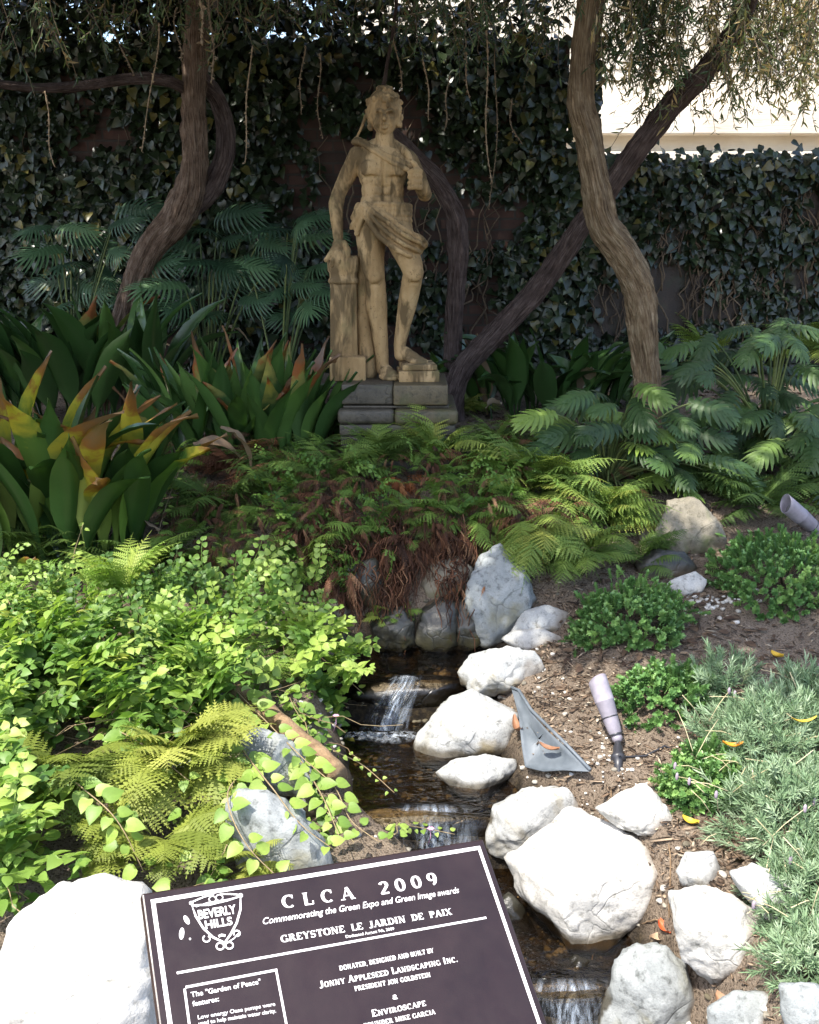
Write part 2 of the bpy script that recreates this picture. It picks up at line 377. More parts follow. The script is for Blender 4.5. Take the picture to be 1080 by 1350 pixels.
lw = A.build('stone_retaining_wall', M_ridge, smooth=False)
tag(lw, 'low dark stone retaining wall with ivy along its top at right', 'wall')
# sunlit pale building front beyond
mpl, tpl_, bpl = mat('pale_stone_front'); v = coords(tpl_)
c = ramp(tpl_, noise(tpl_, 1.6, 5, .6, v), [(.3, (.55, .48, .37)), (.7, (.72, .66, .55))])
c = mixc(tpl_, ramp(tpl_, noise(tpl_, 8, 4, .7, coords(tpl_, 'Object', (.25, 1, 2))), [(.56, (0, 0, 0)), (.7, (.7, .7, .7))]), c, (.5, .42, .3))
tpl_.links.new(c, bpl.inputs['Base Color']); bpl.inputs['Roughness'].default_value = .8
bump(tpl_, bpl, noise(tpl_, 30, 3), .4, .02)
bw = empty('pale_stone_house', (3.6, 12.3, 2.1), 'sunlit pale stone house front seen over the ivy wall at top right', 'building')
def part_box(name, parent, c, s, m):
    A = Acc(); A.box(c, *s); o = A.build(name, m, parent, smooth=False)
    bv = o.modifiers.new('bevel', 'BEVEL'); bv.width = .015; bv.segments = 2; return o
part_box('wall', bw, (3.6, 12.6, 4.6), (8.6, .6, 5.4), mpl)
for z, h, d in ((2.5, .34, .262), (3.0, .28, .255), (3.6, .03, .015)):
    part_box('stone_course', bw, (3.6, 12.3 - d / 2, z), (8.66, d, h), mpl)
part_box('roof', bw, (3.6, 12.7, 7.4), (9.2, 1.4, .2), M_tan)

# ---------------- rocks ----------------
def ico(n):
    bm = bmesh.new(); bmesh.ops.create_icosphere(bm, subdivisions=n, radius=1); bm.verts.ensure_lookup_table()
    V = np.array([v.co[:] for v in bm.verts]); F = [tuple(v.index for v in f.verts) for f in bm.faces]; bm.free(); return V, F
ICO = {k: ico(k) for k in (2, 3, 4, 5)}
def rockshape(seed, lvl=4, facets=9, rough=.06):
    V, F = ICO[lvl]; V = V.copy(); r = np.random.default_rng(seed)
    for k in range(facets):
        n = unit(r.normal(size=3)); d = r.uniform(.62, .9)
        s = np.maximum(V @ n - d, 0); V -= np.outer(s * .82, n)
    nrm = unit(V)
    V = V + nrm * (fbm(V, 1.5, 2, seed) * .07 + fbm(V, 5, 4, seed + 40) * rough)[:, None]
    return V, F
def rock_outline(outline, seed, m, label, cat='rock', thick=.8, rest=.35, lvl=4, name='rock', facets=8, group=None, rough=.05, Y=None):
    o = np.array(outline, float); c = (o.max(0) + o.min(0)) / 2
    rel = (o - c) * (1, -1)
    hy = np.ptp(o[:, 1]) / 2; hx = np.ptp(o[:, 0]) / 2
    g = G(*c); s = mpp(g)
    if Y is None: ctr = G(c[0], c[1], min(1.0, rest * 1.75) * min(hx, hy) * s * max(.75, thick))
    else: ctr = P(c[0], c[1], Y)
    s = mpp(ctr)
    V, F = rockshape(seed, lvl, facets, rough)
    th = np.arctan2(V[:, 1], V[:, 0])
    # polygon radius in every direction
    A0 = rel; B0 = np.roll(rel, -1, 0); R_ = np.zeros(len(V))
    dx, dy = np.cos(th), np.sin(th)
    best = np.full(len(V), 0.0)
    for a, b in zip(A0, B0):
        e = b - a; den = dx * e[1] - dy * e[0]; den = np.where(np.abs(den) < 1e-9, 1e-9, den)
        t_ = (a[0] * e[1] - a[1] * e[0]) / den; u_ = (a[0] * dy - a[1] * dx) / den
        ok = (t_ > 0) & (u_ >= -1e-6) & (u_ <= 1 + 1e-6); best = np.where(ok, np.maximum(best, t_), best)
    rr = np.hypot(V[:, 0], V[:, 1])
    nb = 40; bi = ((th + math.pi) / (2 * math.pi) * nb).astype(int) % nb; mxr = np.ones(nb)
    for q_ in range(nb):
        if (bi == q_).any(): mxr[q_] = rr[bi == q_].max()
    sm_ = (np.roll(mxr, 1) + 2 * mxr + np.roll(mxr, -1)) / 4; xb = (np.arange(nb) + .5) / nb * 2 * math.pi - math.pi
    V = V.copy(); fac = np.interp(th, xb, sm_, period=2 * math.pi); rr = rr / (1 + (fac - 1) * np.clip(rr * 1.4, 0, 1))
    pole = np.clip(rr * 1.3, 0, 1)[:, None]
    avg = math.sqrt(hx * hy)
    rad = (best[:, None] * pole + avg * (1 - pole))[:, 0] * s
    infl = 1.06
    X = dx * rr * rad * infl; Yc = dy * rr * rad * infl; Z = V[:, 2] * min(hx, hy) * s * thick
    Wd = ctr + X[:, None] * RT + Yc[:, None] * UPV - Z[:, None] * FWD
    dx_ = np.abs(Wd[:, 0] - np.interp(Wd[:, 1], YC, XC)) - np.interp(Wd[:, 1], YC, WC)
    wet = (1 - sstep(.012, .035, Wd[:, 2] - waterlevel(Wd[:, 1]) + .012 * vnoise(Wd, 20, seed))) * (dx_ < .22) * (Wd[:, 1] < 3.9)
    dirt = (1 - sstep(-.005, .05, Wd[:, 2] - H(Wd[:, 0], Wd[:, 1]) + .03 * vnoise(Wd, 14, seed + 2) + .01 * vnoise(Wd, 60, seed))) * .75
    A = Acc(); A.add(Wd, F, wet * .9, dirt)
    ob = A.build(name, m, origin=ctr)
    return tag(ob, label, cat, group)
# outlines are given in photo pixels; the rock is put where that line of sight meets the terrain
ROCKS = [
 # outline, seed, material, label, thickness, rest, level
 ([(0,1262),(22,1212),(70,1178),(128,1166),(176,1176),(196,1210),(206,1270),(204,1352),(190,1420),(60,1430),(-20,1400),(-14,1320)], 11, M_white, 'big rounded white rock in the bottom left corner beside the plaque', .9, .5, 5),
 ([(548,980),(556,960),(592,922),(628,914),(682,940),(680,972),(664,1000),(620,1004),(580,1012),(552,1004)], 12, M_pale, 'large speckled pale rock leaning over the middle pool', .85, .5, 5),
 ([(606,886),(622,864),(668,852),(704,860),(716,880),(700,902),(664,918),(628,914),(610,902)], 13, M_pale, 'rounded pale rock above the upper pool with a brown stained end', .85, .5, 5),
 ([(662,842),(676,832),(712,828),(740,840),(742,856),(716,864),(684,858)], 14, M_white, 'small white rock behind the brown stained one', .8, .4, 4),
 ([(672,834),(690,806),(720,798),(748,808),(742,832),(716,836),(690,838)], 15, M_pale, 'pale rock at the foot of the tall grey boulder', .8, .4, 4),
 ([(616,772),(636,732),(660,720),(690,748),(706,790),(694,816),(672,838),(642,852),(624,842),(612,806)], 16, M_grey, 'tall grey boulder standing at the right of the dead ferns', .6, .3, 5),
 ([(576,1018),(600,1004),(640,996),(678,1002),(680,1016),(660,1036),(636,1060),(610,1050),(592,1036)], 17, M_pale, 'small wedge shaped pale rock between stream and bark mulch', .7, .5, 5),
 ([(642,1100),(652,1062),(690,1042),(740,1036),(764,1060),(744,1092),(728,1120),(700,1140),(668,1144),(648,1130)], 18, M_pale, 'grey sided pale rock between plaque and largest white rock', .8, .45, 5),
 ([(672,1140),(716,1112),(756,1074),(820,1098),(882,1130),(880,1160),(858,1204),(832,1232),(802,1276),(770,1262),(730,1232),(690,1190)], 19, M_white, 'largest sunlit white rock right of the plaque', .62, .5, 5),
 ([(784,1064),(828,1040),(852,1034),(876,1062),(896,1096),(886,1114),(850,1100),(812,1088)], 20, M_white, 'bright triangular rock above the largest white rock', .6, .35, 5),
 ([(894,1150),(906,1126),(938,1122),(946,1142),(944,1168),(918,1172),(900,1166)], 21, M_pale, 'small pale rock above the squarish white rock', .8, .35, 4),
 ([(886,1180),(920,1172),(960,1180),(1004,1208),(1012,1250),(1014,1296),(990,1300),(940,1300),(902,1266),(890,1220)], 22, M_white, 'squarish sunlit white rock near the right bottom corner', .65, .45, 5),
 ([(962,1152),(988,1136),(1020,1146),(1048,1176),(1056,1230),(1040,1244),(1010,1210),(980,1180)], 23, M_pale, 'pale rock half under the grey green lavender', .7, .35, 5),
 ([(800,1310),(812,1270),(840,1246),(872,1244),(902,1270),(920,1310),(930,1360),(880,1400),(820,1396),(792,1350)], 24, M_grey, 'grey rock below the largest white rock at the bottom edge', .8, .45, 5),
 ([(934,1328),(970,1308),(1020,1310),(1036,1330),(1040,1370),(980,1392),(936,1376)], 25, M_grey, 'flat cracked grey stone at the bottom right edge', .5, .35, 4),
 ([(1030,1300),(1070,1296),(1110,1320),(1100,1370),(1050,1380),(1032,1340)], 26, M_grey, 'grey stone in the bottom right corner', .6, .3, 4),
 ([(872,778),(886,764),(916,754),(932,764),(924,780),(896,790),(880,788)], 27, M_white, 'flat white rock beside the low shrub on the soil', .5, .35, 4),
 ([(862,700),(880,662),(912,656),(944,684),(956,712),(942,744),(914,746),(880,736)], 28, M_tan, 'rounded tan boulder under the split leaf plant', .7, .3, 5),
 ([(840,700),(856,672),(880,680),(884,712),(862,726),(842,718)], 29, M_tan, 'small tan boulder left of the rounded one', .8, .2, 4),
 ([(838,742),(862,724),(900,728),(918,748),(894,768),(850,768)], 30, M_wet, 'dark wet rock below the tan boulders', .7, .3, 4),
 ([(314,984),(334,962),(372,970),(404,992),(412,1030),(396,1048),(356,1052),(322,1034)], 31, M_grey, 'upper grey rock among the creeping leaves left of the stream', .8, .9, 5),
 ([(300,1064),(316,1042),(354,1044),(394,1070),(430,1112),(440,1150),(380,1160),(320,1150),(304,1110)], 32, M_grey, 'long grey rock among leaves just above the plaque', .7, .8, 5),
 ([(204,1010),(228,990),(262,988),(284,1010),(280,1034),(240,1044),(210,1034)], 33, M_grey, 'grey rock half buried in creeping leaves at left', .8, 1.2, 4),
 ([(384,1056),(402,1048),(424,1054),(430,1070),(408,1080),(388,1074)], 34, M_wet, 'small dark wet stone at the left edge of the stream', .8, .5, 4),
 ([(404,870),(424,842),(452,836),(468,862),(462,900),(440,926),(412,916)], 35, M_wet, 'dark wet rock left of the small waterfall', .7, .4, 5),
 ([(488,824),(502,806),(530,800),(548,818),(548,848),(528,864),(500,862)], 36, M_wet, 'mossy square rock under the little green fern', .8, .3, 5),
 ([(548,846),(556,802),(580,788),(604,794),(606,846),(590,864),(560,864)], 37, M_wet, 'dark upright rock in the wall behind the upper pool', .7, .3, 4),
 ([(596,800),(612,790),(630,812),(636,848),(618,860),(600,856)], 38, M_wet, 'narrow dark rock beside the tall grey boulder', .8, .3, 4),
 ([(556,772),(568,744),(604,734),(622,750),(616,786),(590,796),(562,792)], 39, M_tan, 'tan rock behind the hanging dead ferns', .7, .2, 4),
 ([(400,822),(414,790),(444,782),(458,806),(450,836),(420,842)], 40, M_tan, 'mossy tan rock left of the dead ferns', .8, .2, 4),
 ([(440,770),(456,742),(496,736),(510,768),(496,800),(456,800)], 41, M_wet, 'dark rock behind the dead fern curtain', .7, .2, 4),
 ([(334,836),(350,814),(372,820),(380,846),(362,862),(340,858)], 42, M_tan, 'brownish rock at the edge of the creeping leaves', .8, .3, 4),
 ([(270,930),(290,906),(322,910),(340,936),(324,952),(288,952)], 43, M_pale, 'pale stone beside the weathered log', .8, .9, 4),
 ([(510,868),(524,864),(536,872),(532,884),(514,884)], 44, M_tan, 'little ochre stone on the lip of the waterfall', .8, .6, 3),
 ([(576,888),(586,882),(596,888),(592,898),(578,898)], 45, M_tan, 'little ochre stone under water right of the waterfall', .8, .6, 3),
 ([(660,1190),(672,1176),(690,1196),(708,1230),(700,1262),(676,1240)], 46, M_wet, 'dark wet rock along the lower pool beside the largest white rock', .7, .3, 4),
 ([(736,1276),(760,1262),(790,1272),(800,1300),(770,1316),(744,1304)], 47, M_wet, 'wet dark rock under the largest white rock at the outflow', .7, .3, 4),
 ([(372,590),(396,570),(424,576),(428,600),(400,612),(376,606)], 48, M_tan, 'grey tan rock behind the curled dead leaf left of the plinth', .8, .5, 4),
]
for q in ROCKS:
    rock_outline(q[0], q[1], q[2], q[3], thick=q[4], rest=q[5], lvl=q[6])
# the retaining rocks under the water lips
for k, (x, y, z, sx, sy, sz, lb) in enumerate([(0.04, 3.53, -.075, .30, .07, .075, 'flat wet ledge stone under the small waterfall'), (.1, 2.86, -.225, .36, .07, .07, 'flat wet ledge stone under the middle waterfall'), (.47, 2.27, -.39, .3, .07, .075, 'flat wet ledge stone under the front waterfall')]):
    V, F = rockshape(90 + k, 4, 6, .05); A = Acc(); A.add(V * (sx, sy, sz) + (x, y, z), F, .9)
    tag(A.build('ledge_stone', M_ledge, origin=(x, y, z)), lb, 'rock')

# pebbles and bark mulch: uncountable ground cover
def scatter(n, fn, seed):
    r = np.random.default_rng(seed); x, y = fn(r, n); return np.stack([x, y, H(x, y)], 1), r
def rand_rot(r, n, tilt=.35):
    az = r.uniform(0, 2 * math.pi, n); up = unit(np.stack([r.normal(0, tilt, n), r.normal(0, tilt, n), np.ones(n)], 1))
    return frames(np.stack([np.cos(az), np.sin(az), r.normal(0, tilt * .5, n)], 1), up)
def chip_tpl():
    V = np.array([(-.5, -1, 0), (.5, -.9, 0), (.62, .1, .1), (.3, 1.1, 0), (-.3, .9, 0), (-.6, 0, .1), (-.4, -.8, -.25), (.4, -.7, -.25), (.3, .8, -.25), (-.3, .7, -.25)])
    return tpl(V, [(0, 1, 2, 3, 4, 5), (0, 6, 7, 1), (1, 7, 8, 2), (2, 8, 3), (3, 8, 9, 4), (4, 9, 6, 0, 5)])
CHIP = chip_tpl()
def m_ramp(name, stops, rough=.9, sc=60, spec=.3):
    m, t, b = mat(name); c = ramp(t, attr(t, 'rnd'), stops)
    c = mixc(t, .6, c, ramp(t, noise(t, sc, 3, .6, coords(t)), [(.3, (.5, .5, .5)), (.7, (1.3, 1.3, 1.3))]), 'MULTIPLY')
    t.links.new(c, b.inputs['Base Color']); b.inputs['Roughness'].default_value = rough; b.inputs['Specular IOR Level'].default_value = spec; return m
M_chip = m_ramp('bark_mulch', [(0, (.06, .04, .027)), (.35, (.17, .115, .075)), (.65, (.34, .25, .17)), (1, (.62, .53, .4))])
M_peb = m_ramp('pebbles', [(0, (.04, .035, .025)), (.2, (.10, .085, .055)), (.5, (.35, .32, .27)), (1, (.62, .6, .55))], sc=90)
def soilx(r, n):
    y = r.uniform(1.8, 4.6, n) ; x = r.uniform(.18, 2.6, n); return x, y
pts, r = scatter(42000, soilx, 3)
d = np.abs(pts[:, 0] - np.interp(pts[:, 1], YC, XC)) - np.interp(pts[:, 1], YC, WC)
dens = np.clip(1.25 - d * .95, .12, 1) * (vnoise(pts, 5, 3) * .5 + .62) * np.clip(1.7 - (pts[:, 1] - 2.6) * .75, .25, 1)
keep = (d > .12) & (r.uniform(0, 1, len(pts)) < dens); pts = pts[keep]
n = len(pts); s = r.uniform(.0025, .008, n) * (1 + (r.uniform(0, 1, n) > .92) * 1.0); el = r.uniform(.9, 3.4, n)
M = rand_rot(r, n) * (np.stack([s, s * el, s * .7], 1))[:, None, :]
A = Acc(); A.stamp(CHIP, M, pts + (0, 0, .003), np.clip(r.beta(1.3, 1.9, n), 0, 1))
tag(A.build('bark_mulch', M_chip), 'loose brown bark chips spread over the soil right of the stream', 'mulch', kind='stuff')
V2, F2 = rockshape(77, 2, 7, .1); PEB = tpl(V2 * (1, .75, .55), F2)
def pebx(r, n):
    y = r.uniform(1.3, 3.9, n); x = np.interp(y, YC, XC) + r.normal(0, 1, n) * .3; return x, y
pts, r = scatter(1100, pebx, 4)
pk = G(930, 796); qq = pk + r.normal(0, 1, (60, 3)) * (.1, .045, 0); qq[:, 2] = H(qq[:, 0], qq[:, 1]); pts = np.concatenate([pts, qq])
pk = G(755, 1050); qq = pk + r.normal(0, 1, (110, 3)) * (.14, .09, 0); qq[:, 2] = H(qq[:, 0], qq[:, 1]); pts = np.concatenate([pts, qq])
n = len(pts); s = r.uniform(.004, .016, n)
s[-110:] *= r.uniform(.4, .9, 110)
A = Acc(); A.stamp(PEB, rand_rot(r, n, .2) * s[:, None, None], pts + (0, 0, .002), np.where(np.arange(n) >= n - 170, r.uniform(.5, 1, n), np.where((np.abs(pts[:, 0] - np.interp(pts[:, 1], YC, XC)) < np.interp(pts[:, 1], YC, WC) + .05), r.uniform(0, .25, n), r.uniform(.1, .8, n))))  # pebbles in the channel get dark tones, same painted stream shade
tag(A.build('gravel', M_peb), 'small pebbles in and beside the stream bed', 'gravel', kind='stuff')

# ---------------- log, pond liner, fallen leaves ----------------
mw, tw, bwd = mat('weathered_wood'); v = coords(tw, 'Object', (1, 1, 1))
tw.links.new(ramp(tw, noise(tw, 22, 5, .65, v, .5), [(.3, (.12, .07, .035)), (.6, (.27, .18, .10)), (.8, (.36, .27, .17))]), bwd.inputs['Base Color']); bwd.inputs['Roughness'].default_value = .85
bump(tw, bwd, noise(tw, 60, 4), .6, .01)
p0 = G(300, 905, .1); p1 = G(445, 1022, .06); pts = np.linspace(p0, p1, 24); pts[:, 2] += .02 * np.sin(np.linspace(0, 3.1, 24))
A = Acc(); A.tube(pts, .036 + .005 * np.sin(np.linspace(0, 9, 24)), 20)
A.V[0] += (fbm(A.V[0], 14, 3, 2) * .008)[:, None] * unit(A.V[0] - np.repeat(pts, 20, 0))
tag(A.build('log', mw, origin=p0), 'weathered brown log lying among the creeping leaves left of the stream', 'log')

ml, tl, bl = mat('blue_grey_rubber')
tl.links.new(ramp(tl, noise(tl, 12, 4, .6, coords(tl)), [(.3, (.07, .085, .10)), (.7, (.14, .16, .18))]), bl.inputs['Base Color']); bl.inputs['Roughness'].default_value = .6
ol = [(674, 914), (684, 918), (700, 944), (722, 966), (748, 992), (778, 1024), (742, 1018), (716, 1020), (692, 1018), (688, 990), (684, 950)]
LW = [G(x, y, .06 if (x, y) != (674, 914) else .09) for x, y in ol]; cl = np.mean(LW, 0)
A = Acc(); V = []; 
for ring in (0, .5, .8, 1):
    for p in LW:
        q = cl + (p - cl) * ring; q = q.copy(); q[2] += .012 * (ring ** 3) + .008 * math.sin(ring * 5 + p[0] * 40); V.append(q)
n = len(ol); F = [(k * n + j, k * n + (j + 1) % n, (k + 1) * n + (j + 1) % n, (k + 1) * n + j) for k in range(3) for j in range(n)]
A.add(V, F); lo = A.build('pond_liner', ml, origin=cl); sm = lo.modifiers.new('thick', 'SOLIDIFY'); sm.thickness = .003
A2 = Acc(); A2.tube(np.array([LW[k] + (0, 0, .024) for k in (0, 1, 2, 3, 4, 5)]), .0055, 8); hem = A2.build('hem', ml, lo)
tag(lo, 'blue grey triangle of pond liner sticking out of the bark mulch', 'pond liner')

def curl_leaf(px, py, L, Wd, az, m, label, lift=.012, curl=.6, up=.3, group=None, rnd=.5):
    p = G(px, py, lift + (.03 if 'liner' in label else 0)); n = 9; A = Acc(); V = []; T = []
    for i in range(n):
        s = i / (n - 1); w = Wd * math.sin(math.pi * min(1, s * .9 + .06)) ** .8
        for j in range(5):
            u = (j - 2) / 2; V.append((u * w * .5, (s - .5) * L, curl * L * .3 * (s - .5) ** 2 * 4 + abs(u) ** 2 * Wd * up)); T.append(s)
    V = np.array(V); c, s_ = math.cos(az), math.sin(az); V = V @ np.array([[c, s_, 0], [-s_, c, 0], [0, 0, 1]])
    F = [(i * 5 + j, i * 5 + j + 1, (i + 1) * 5 + j + 1, (i + 1) * 5 + j) for i in range(n - 1) for j in range(4)]
    A.add(V + p, F, rnd, np.array(T)); return tag(A.build('fallen_leaf', m, origin=p), label, 'leaf', group)
M_yel = m_ramp('yellow_dead_leaf', [(0, (.5, .33, .03)), (1, (.6, .4, .04))], .5, 25)
M_org = m_ramp('orange_dead_leaf', [(0, (.7, .25, .02)), (1, (.75, .3, .03))], .5, 25)
M_red = m_ramp('red_dead_leaf', [(0, (.55, .09, .03)), (1, (.6, .12, .04))], .5, 25)
M_brn = m_ramp('brown_dead_leaf', [(0, (.13, .05, .025)), (.6, (.26, .13, .07)), (1, (.42, .30, .2))], .6, 25)
curl_leaf(910, 1085, .05, .028, .9, M_yel, 'bright yellow fallen leaf on the mulch below the lavender')
curl_leaf(966, 984, .06, .022, 1.45, M_org, 'orange yellow fallen leaf caught on top of the lavender', .15)
curl_leaf(876, 1226, .055, .03, .3, M_red, 'red orange fallen leaf between the white rocks')
curl_leaf(868, 1238, .06, .03, 2.0, M_brn, 'pale brown fallen leaf beside the red one', rnd=1.)
curl_leaf(682, 962, .1, .03, .15, M_brn, 'curled reddish brown leaf against the pond liner', .03, 1.0)
curl_leaf(724, 988, .07, .025, 1.0, M_brn, 'small brown leaf lying on the pond liner', .07, .5)
curl_leaf(1024, 866, .05, .035, .7, M_yel, 'dull yellow fallen leaf on the soil at right')
curl_leaf(1060, 952, .08, .014, 1.7, M_yel, 'narrow yellow leaf lying on the lavender at the right edge', .22)
curl_leaf(845, 1330, .07, .04, 1.2, M_brn, 'pale curled leaf at the foot of the grey rock', rnd=.9)
curl_leaf(955, 1385 - 60, .06, .035, .5, M_brn, 'brown leaf on the flat cracked stone', rnd=.7)
# twigs on the mulch, one thing each
for k, (a, b_, lb) in enumerate([((806, 1040), (812, 1096), 'thin pale twig beside the triangular rock'), ((884, 1110), (884, 1210), 'long dark twig between the largest and the squarish white rock'), ((846, 1218), (870, 1214), 'short twig by the red leaf'), ((772, 1290), (790, 1240), 'grass straw hanging over the outflow')]):
    A = Acc(); A.tube(np.linspace(G(*a, .012), G(*b_, .02), 6) + rng.normal(0, .003, (6, 3)), .0022, 5)
    tag(A.build('twig', mw), lb, 'twig')

# ---------------- landscape spotlights ----------------
mh, th_, bh = mat('mauve_grey_enamel')
th_.links.new(ramp(th_, noise(th_, 30, 4, .6, coords(th_)), [(.3, (.20, .18, .21)), (.7, (.29, .265, .30))]), bh.inputs['Base Color']); bh.inputs['Roughness'].default_value = .45
mb, tb_, bb = mat('black_plastic'); bb.inputs['Base Color'].default_value = (.03, .03, .035, 1); bb.inputs['Roughness'].default_value = .4
mg, tg_, bg_ = mat('lamp_glass'); bg_.inputs['Base Color'].default_value = (.12, .12, .12, 1); bg_.inputs['Roughness'].default_value = .08
def lathe(A, p0, ax, prof, n=28, mi=0):
    ax = unit(ax); a = unit(np.cross(ax, (0.3, .2, .9))); b = np.cross(ax, a); V = []
    th = np.arange(n) * 2 * math.pi / n
    for (h_, r_) in prof: V.append(p0 + ax * h_ + r_ * (np.cos(th)[:, None] * a + np.sin(th)[:, None] * b))
    F = [(k * n + j, k * n + (j + 1) % n, (k + 1) * n + (j + 1) % n, (k + 1) * n + j) for k in range(len(prof) - 1) for j in range(n)]
    A.add(np.concatenate(V), F, mi=mi)
def spotlight(tip, knee, foot, rad, label, tipdy=.1):
    pk_ = G(*knee, .05); pf = G(*foot, .0); pf = np.array([pf[0], pf[1], Hs(pf[0], pf[1])])
    L = math.hypot(tip[0] - knee[0], tip[1] - knee[1]) * mpp(pk_)
    pt = P(*tip, pk_[1] + tipdy)
    t = empty('spotlight', pf, label, 'garden light', 'garden spotlights')
    ax = pt - pk_; Ln = np.linalg.norm(ax)
    A = Acc(); r = rad
    lathe(A, pk_, ax, [(-.012, .001), (-.012, r * .45), (0, r * .62), (.1 * Ln, r * .72), (.6 * Ln, r * .98), (.61 * Ln, r * 1.02), (.62 * Ln, r), (.93 * Ln, r * 1.02)])
    # angled glare shield
    n = 28; axu = unit(ax); a = unit(np.cross(axu, (0.3, .2, .9))); b = np.cross(axu, a); V = []
    th = np.arange(n) * 2 * math.pi / n; upd = np.array([0, 0, 1.]) - axu * axu[2]
    cut = (np.cos(th)[:, None] * a + np.sin(th)[:, None] * b) @ unit(upd)
    for rr, base in ((1.02, 0), (1.02, 1), (.93, 1), (.93, 0), (.9, -1)):
        hh = .93 * Ln + (np.zeros(n) if base == 0 else (.075 * Ln + .075 * Ln * cut if base > 0 else np.full(n, -.1 * Ln)))
        V.append(pk_ + axu * hh[:, None] + r * rr * (np.cos(th)[:, None] * a + np.sin(th)[:, None] * b))
    F = [(k * n + j, k * n + (j + 1) % n, (k + 1) * n + (j + 1) % n, (k + 1) * n + j) for k in range(4) for j in range(n)]
    A.add(np.concatenate(V), F); A.build('housing', mh, t)
    A = Acc(); lathe(A, pk_ + axu * .84 * Ln, ax, [(0, r * .9), (.004, .0005)]); A.build('lens', mg, t)
    A = Acc(); V, F = ICO[3]; A.add(V * r * .55 + pk_ - axu * .012, F); A.build('knuckle', mh, t)
    A = Acc(); V, F = ICO[3]; lathe(A, pk_ - axu * .004, ax, [(0, r * .62), (.004, r * .68), (.008, r * .62)]); A.build('collar', mb, t)
    A = Acc(); top = pk_ - axu * .02; d_ = pf - top; Lf = np.linalg.norm(d_)
    lathe(A, top, d_, [(0, r * .3), (.25 * Lf, r * .36), (.3 * Lf, r * .5), (.62 * Lf, r * .52), (.7 * Lf, r * .72), (.84 * Lf, r * .75), (.86 * Lf, r * .5), (1.2 * Lf, r * .4), (1.6 * Lf, .002)])
    A.build('stake', mb, t)
    A = Acc(); lathe(A, pk_ + axu * .30 * Ln, ax, [(0, r * .82), (.001, r * .868), (.004, r * .868), (.005, r * .83)]); A.build('seam_ring', mb, t)
    sd3 = unit(np.cross(axu, (0, 1, 0)))
    for sg in (-1, 1):
        A = Acc(); lathe(A, pk_ + axu * .004 + sd3 * sg * r * .5, sd3 * sg, [(0, .0045), (.005, .0045), (.006, .0001)], 10); A.build('screw', mb, t)
    A = Acc(); q0 = pf + (0, 0, .03); cb_ = [q0, pf + (.03, .03, .008), pf + (.09, .02, .004), pf + (.16, .06, .006), pf + (.24, .05, -.02)]
    cb_ = [np.array([c_[0], c_[1], max(c_[2], Hs(c_[0], c_[1]) + (.006 if k_ < 4 else -.02))]) if k_ else c_ for k_, c_ in enumerate(cb_)]
    A.tube(np.array(cb_), .0035, 6); A.build('cable', mb, t)
    return t
spotlight((788, 897), (812, 968), (815, 1008), .032, 'mauve grey garden spotlight standing in the mulch in front of the low shrubs')
spotlight((1036, 664), (1086, 706), (1092, 730), .038, 'mauve grey garden spotlight at the right edge behind the shrub', -.05)

# ---------------- plaque ----------------
def c2w(v): return RT * v[0] + UPV * v[1] + FWD * v[2]
r1 = np.array([(187 - 540) / FPX, (675 - 1178) / FPX, 1]); r2 = np.array([(637 - 540) / FPX, (675 - 1106) / FPX, 1]); vv = np.array([-649., 1714, 1300]); 
d1 = 1.1; d2 = d1 * r1.dot(vv) / r2.dot(vv)
Q0 = EYE + c2w(r1) * d1; QU = c2w(r2 * d2 - r1 * d1); PW = np.linalg.norm(QU); QU /= PW
QV = c2w(unit(vv)); QV = unit(QV - QU * QV.dot(QU)); QN = np.cross(QU, QV)
if QN[2] < 0: QN = -QN
PH = PW * .92
def PQ(px, py):
    d = ray(px, py); t = (Q0 - EYE).dot(QN) / d.dot(QN); q = EYE + d * t - Q0; return np.array([q.dot(QU), q.dot(QV)])
def onp(ab, z=0.0): ab = np.asarray(ab, float).reshape(-1, 2); return Q0 + ab[:, :1] * QU + ab[:, 1:2] * QV + QN * z
mp_, tp, bp = mat('dark_plum_enamel')
v = coords(tp); c = ramp(tp, noise(tp, 14, 5, .65, v), [(.3, (.015, .007, .0065)), (.7, (.024, .0125, .0115))])
tp.links.new(c, bp.inputs['Base Color']); bp.inputs['Roughness'].default_value = .34
tp.links.new(ramp(tp, noise(tp, 30, 4, .7, v), [(.3, (.3, .3, .3)), (.8, (.5, .5, .5))]), bp.inputs['Roughness']); bump(tp, bp, noise(tp, 240, 2), .08, .001)
mwt, tt_, bt_ = mat('cream_white_lettering')
tt_.links.new(ramp(tt_, noise(tt_, 80, 3), [(.3, (.62, .58, .56)), (.7, (.78, .75, .72))]), bt_.inputs['Base Color']); bt_.inputs['Roughness'].default_value = .5
pc = onp((PW / 2, -PH / 2))[0]
pl = empty('plaque', (pc[0], pc[1], Hs(pc[0], pc[1])), 'dark plum memorial plaque with white lettering on a post in the foreground', 'plaque')
Mq = np.stack([QU, QV, QN], 1)
A = Acc(); A.box(onp((PW / 2, -PH / 2), -.006)[0], PW, PH, .012, Mq); o = A.build('panel', mp_, pl, smooth=False)
bv = o.modifiers.new('bevel', 'BEVEL'); bv.width = .002; bv.segments = 2
A = Acc(); A.box(onp((PW / 2, -PH / 2), -.0185)[0], PW * .7, PH * .7, .012, Mq); A.build('backing_plate', mb, pl, smooth=False)
A = Acc(); top = onp((PW / 2, -PH / 2), -.03)[0]; foot_ = np.array([top[0], top[1], Hs(top[0], top[1]) - .1]); A.tube([foot_, (foot_ + top) / 2, top], .022, 16); A.build('post', mb, pl)
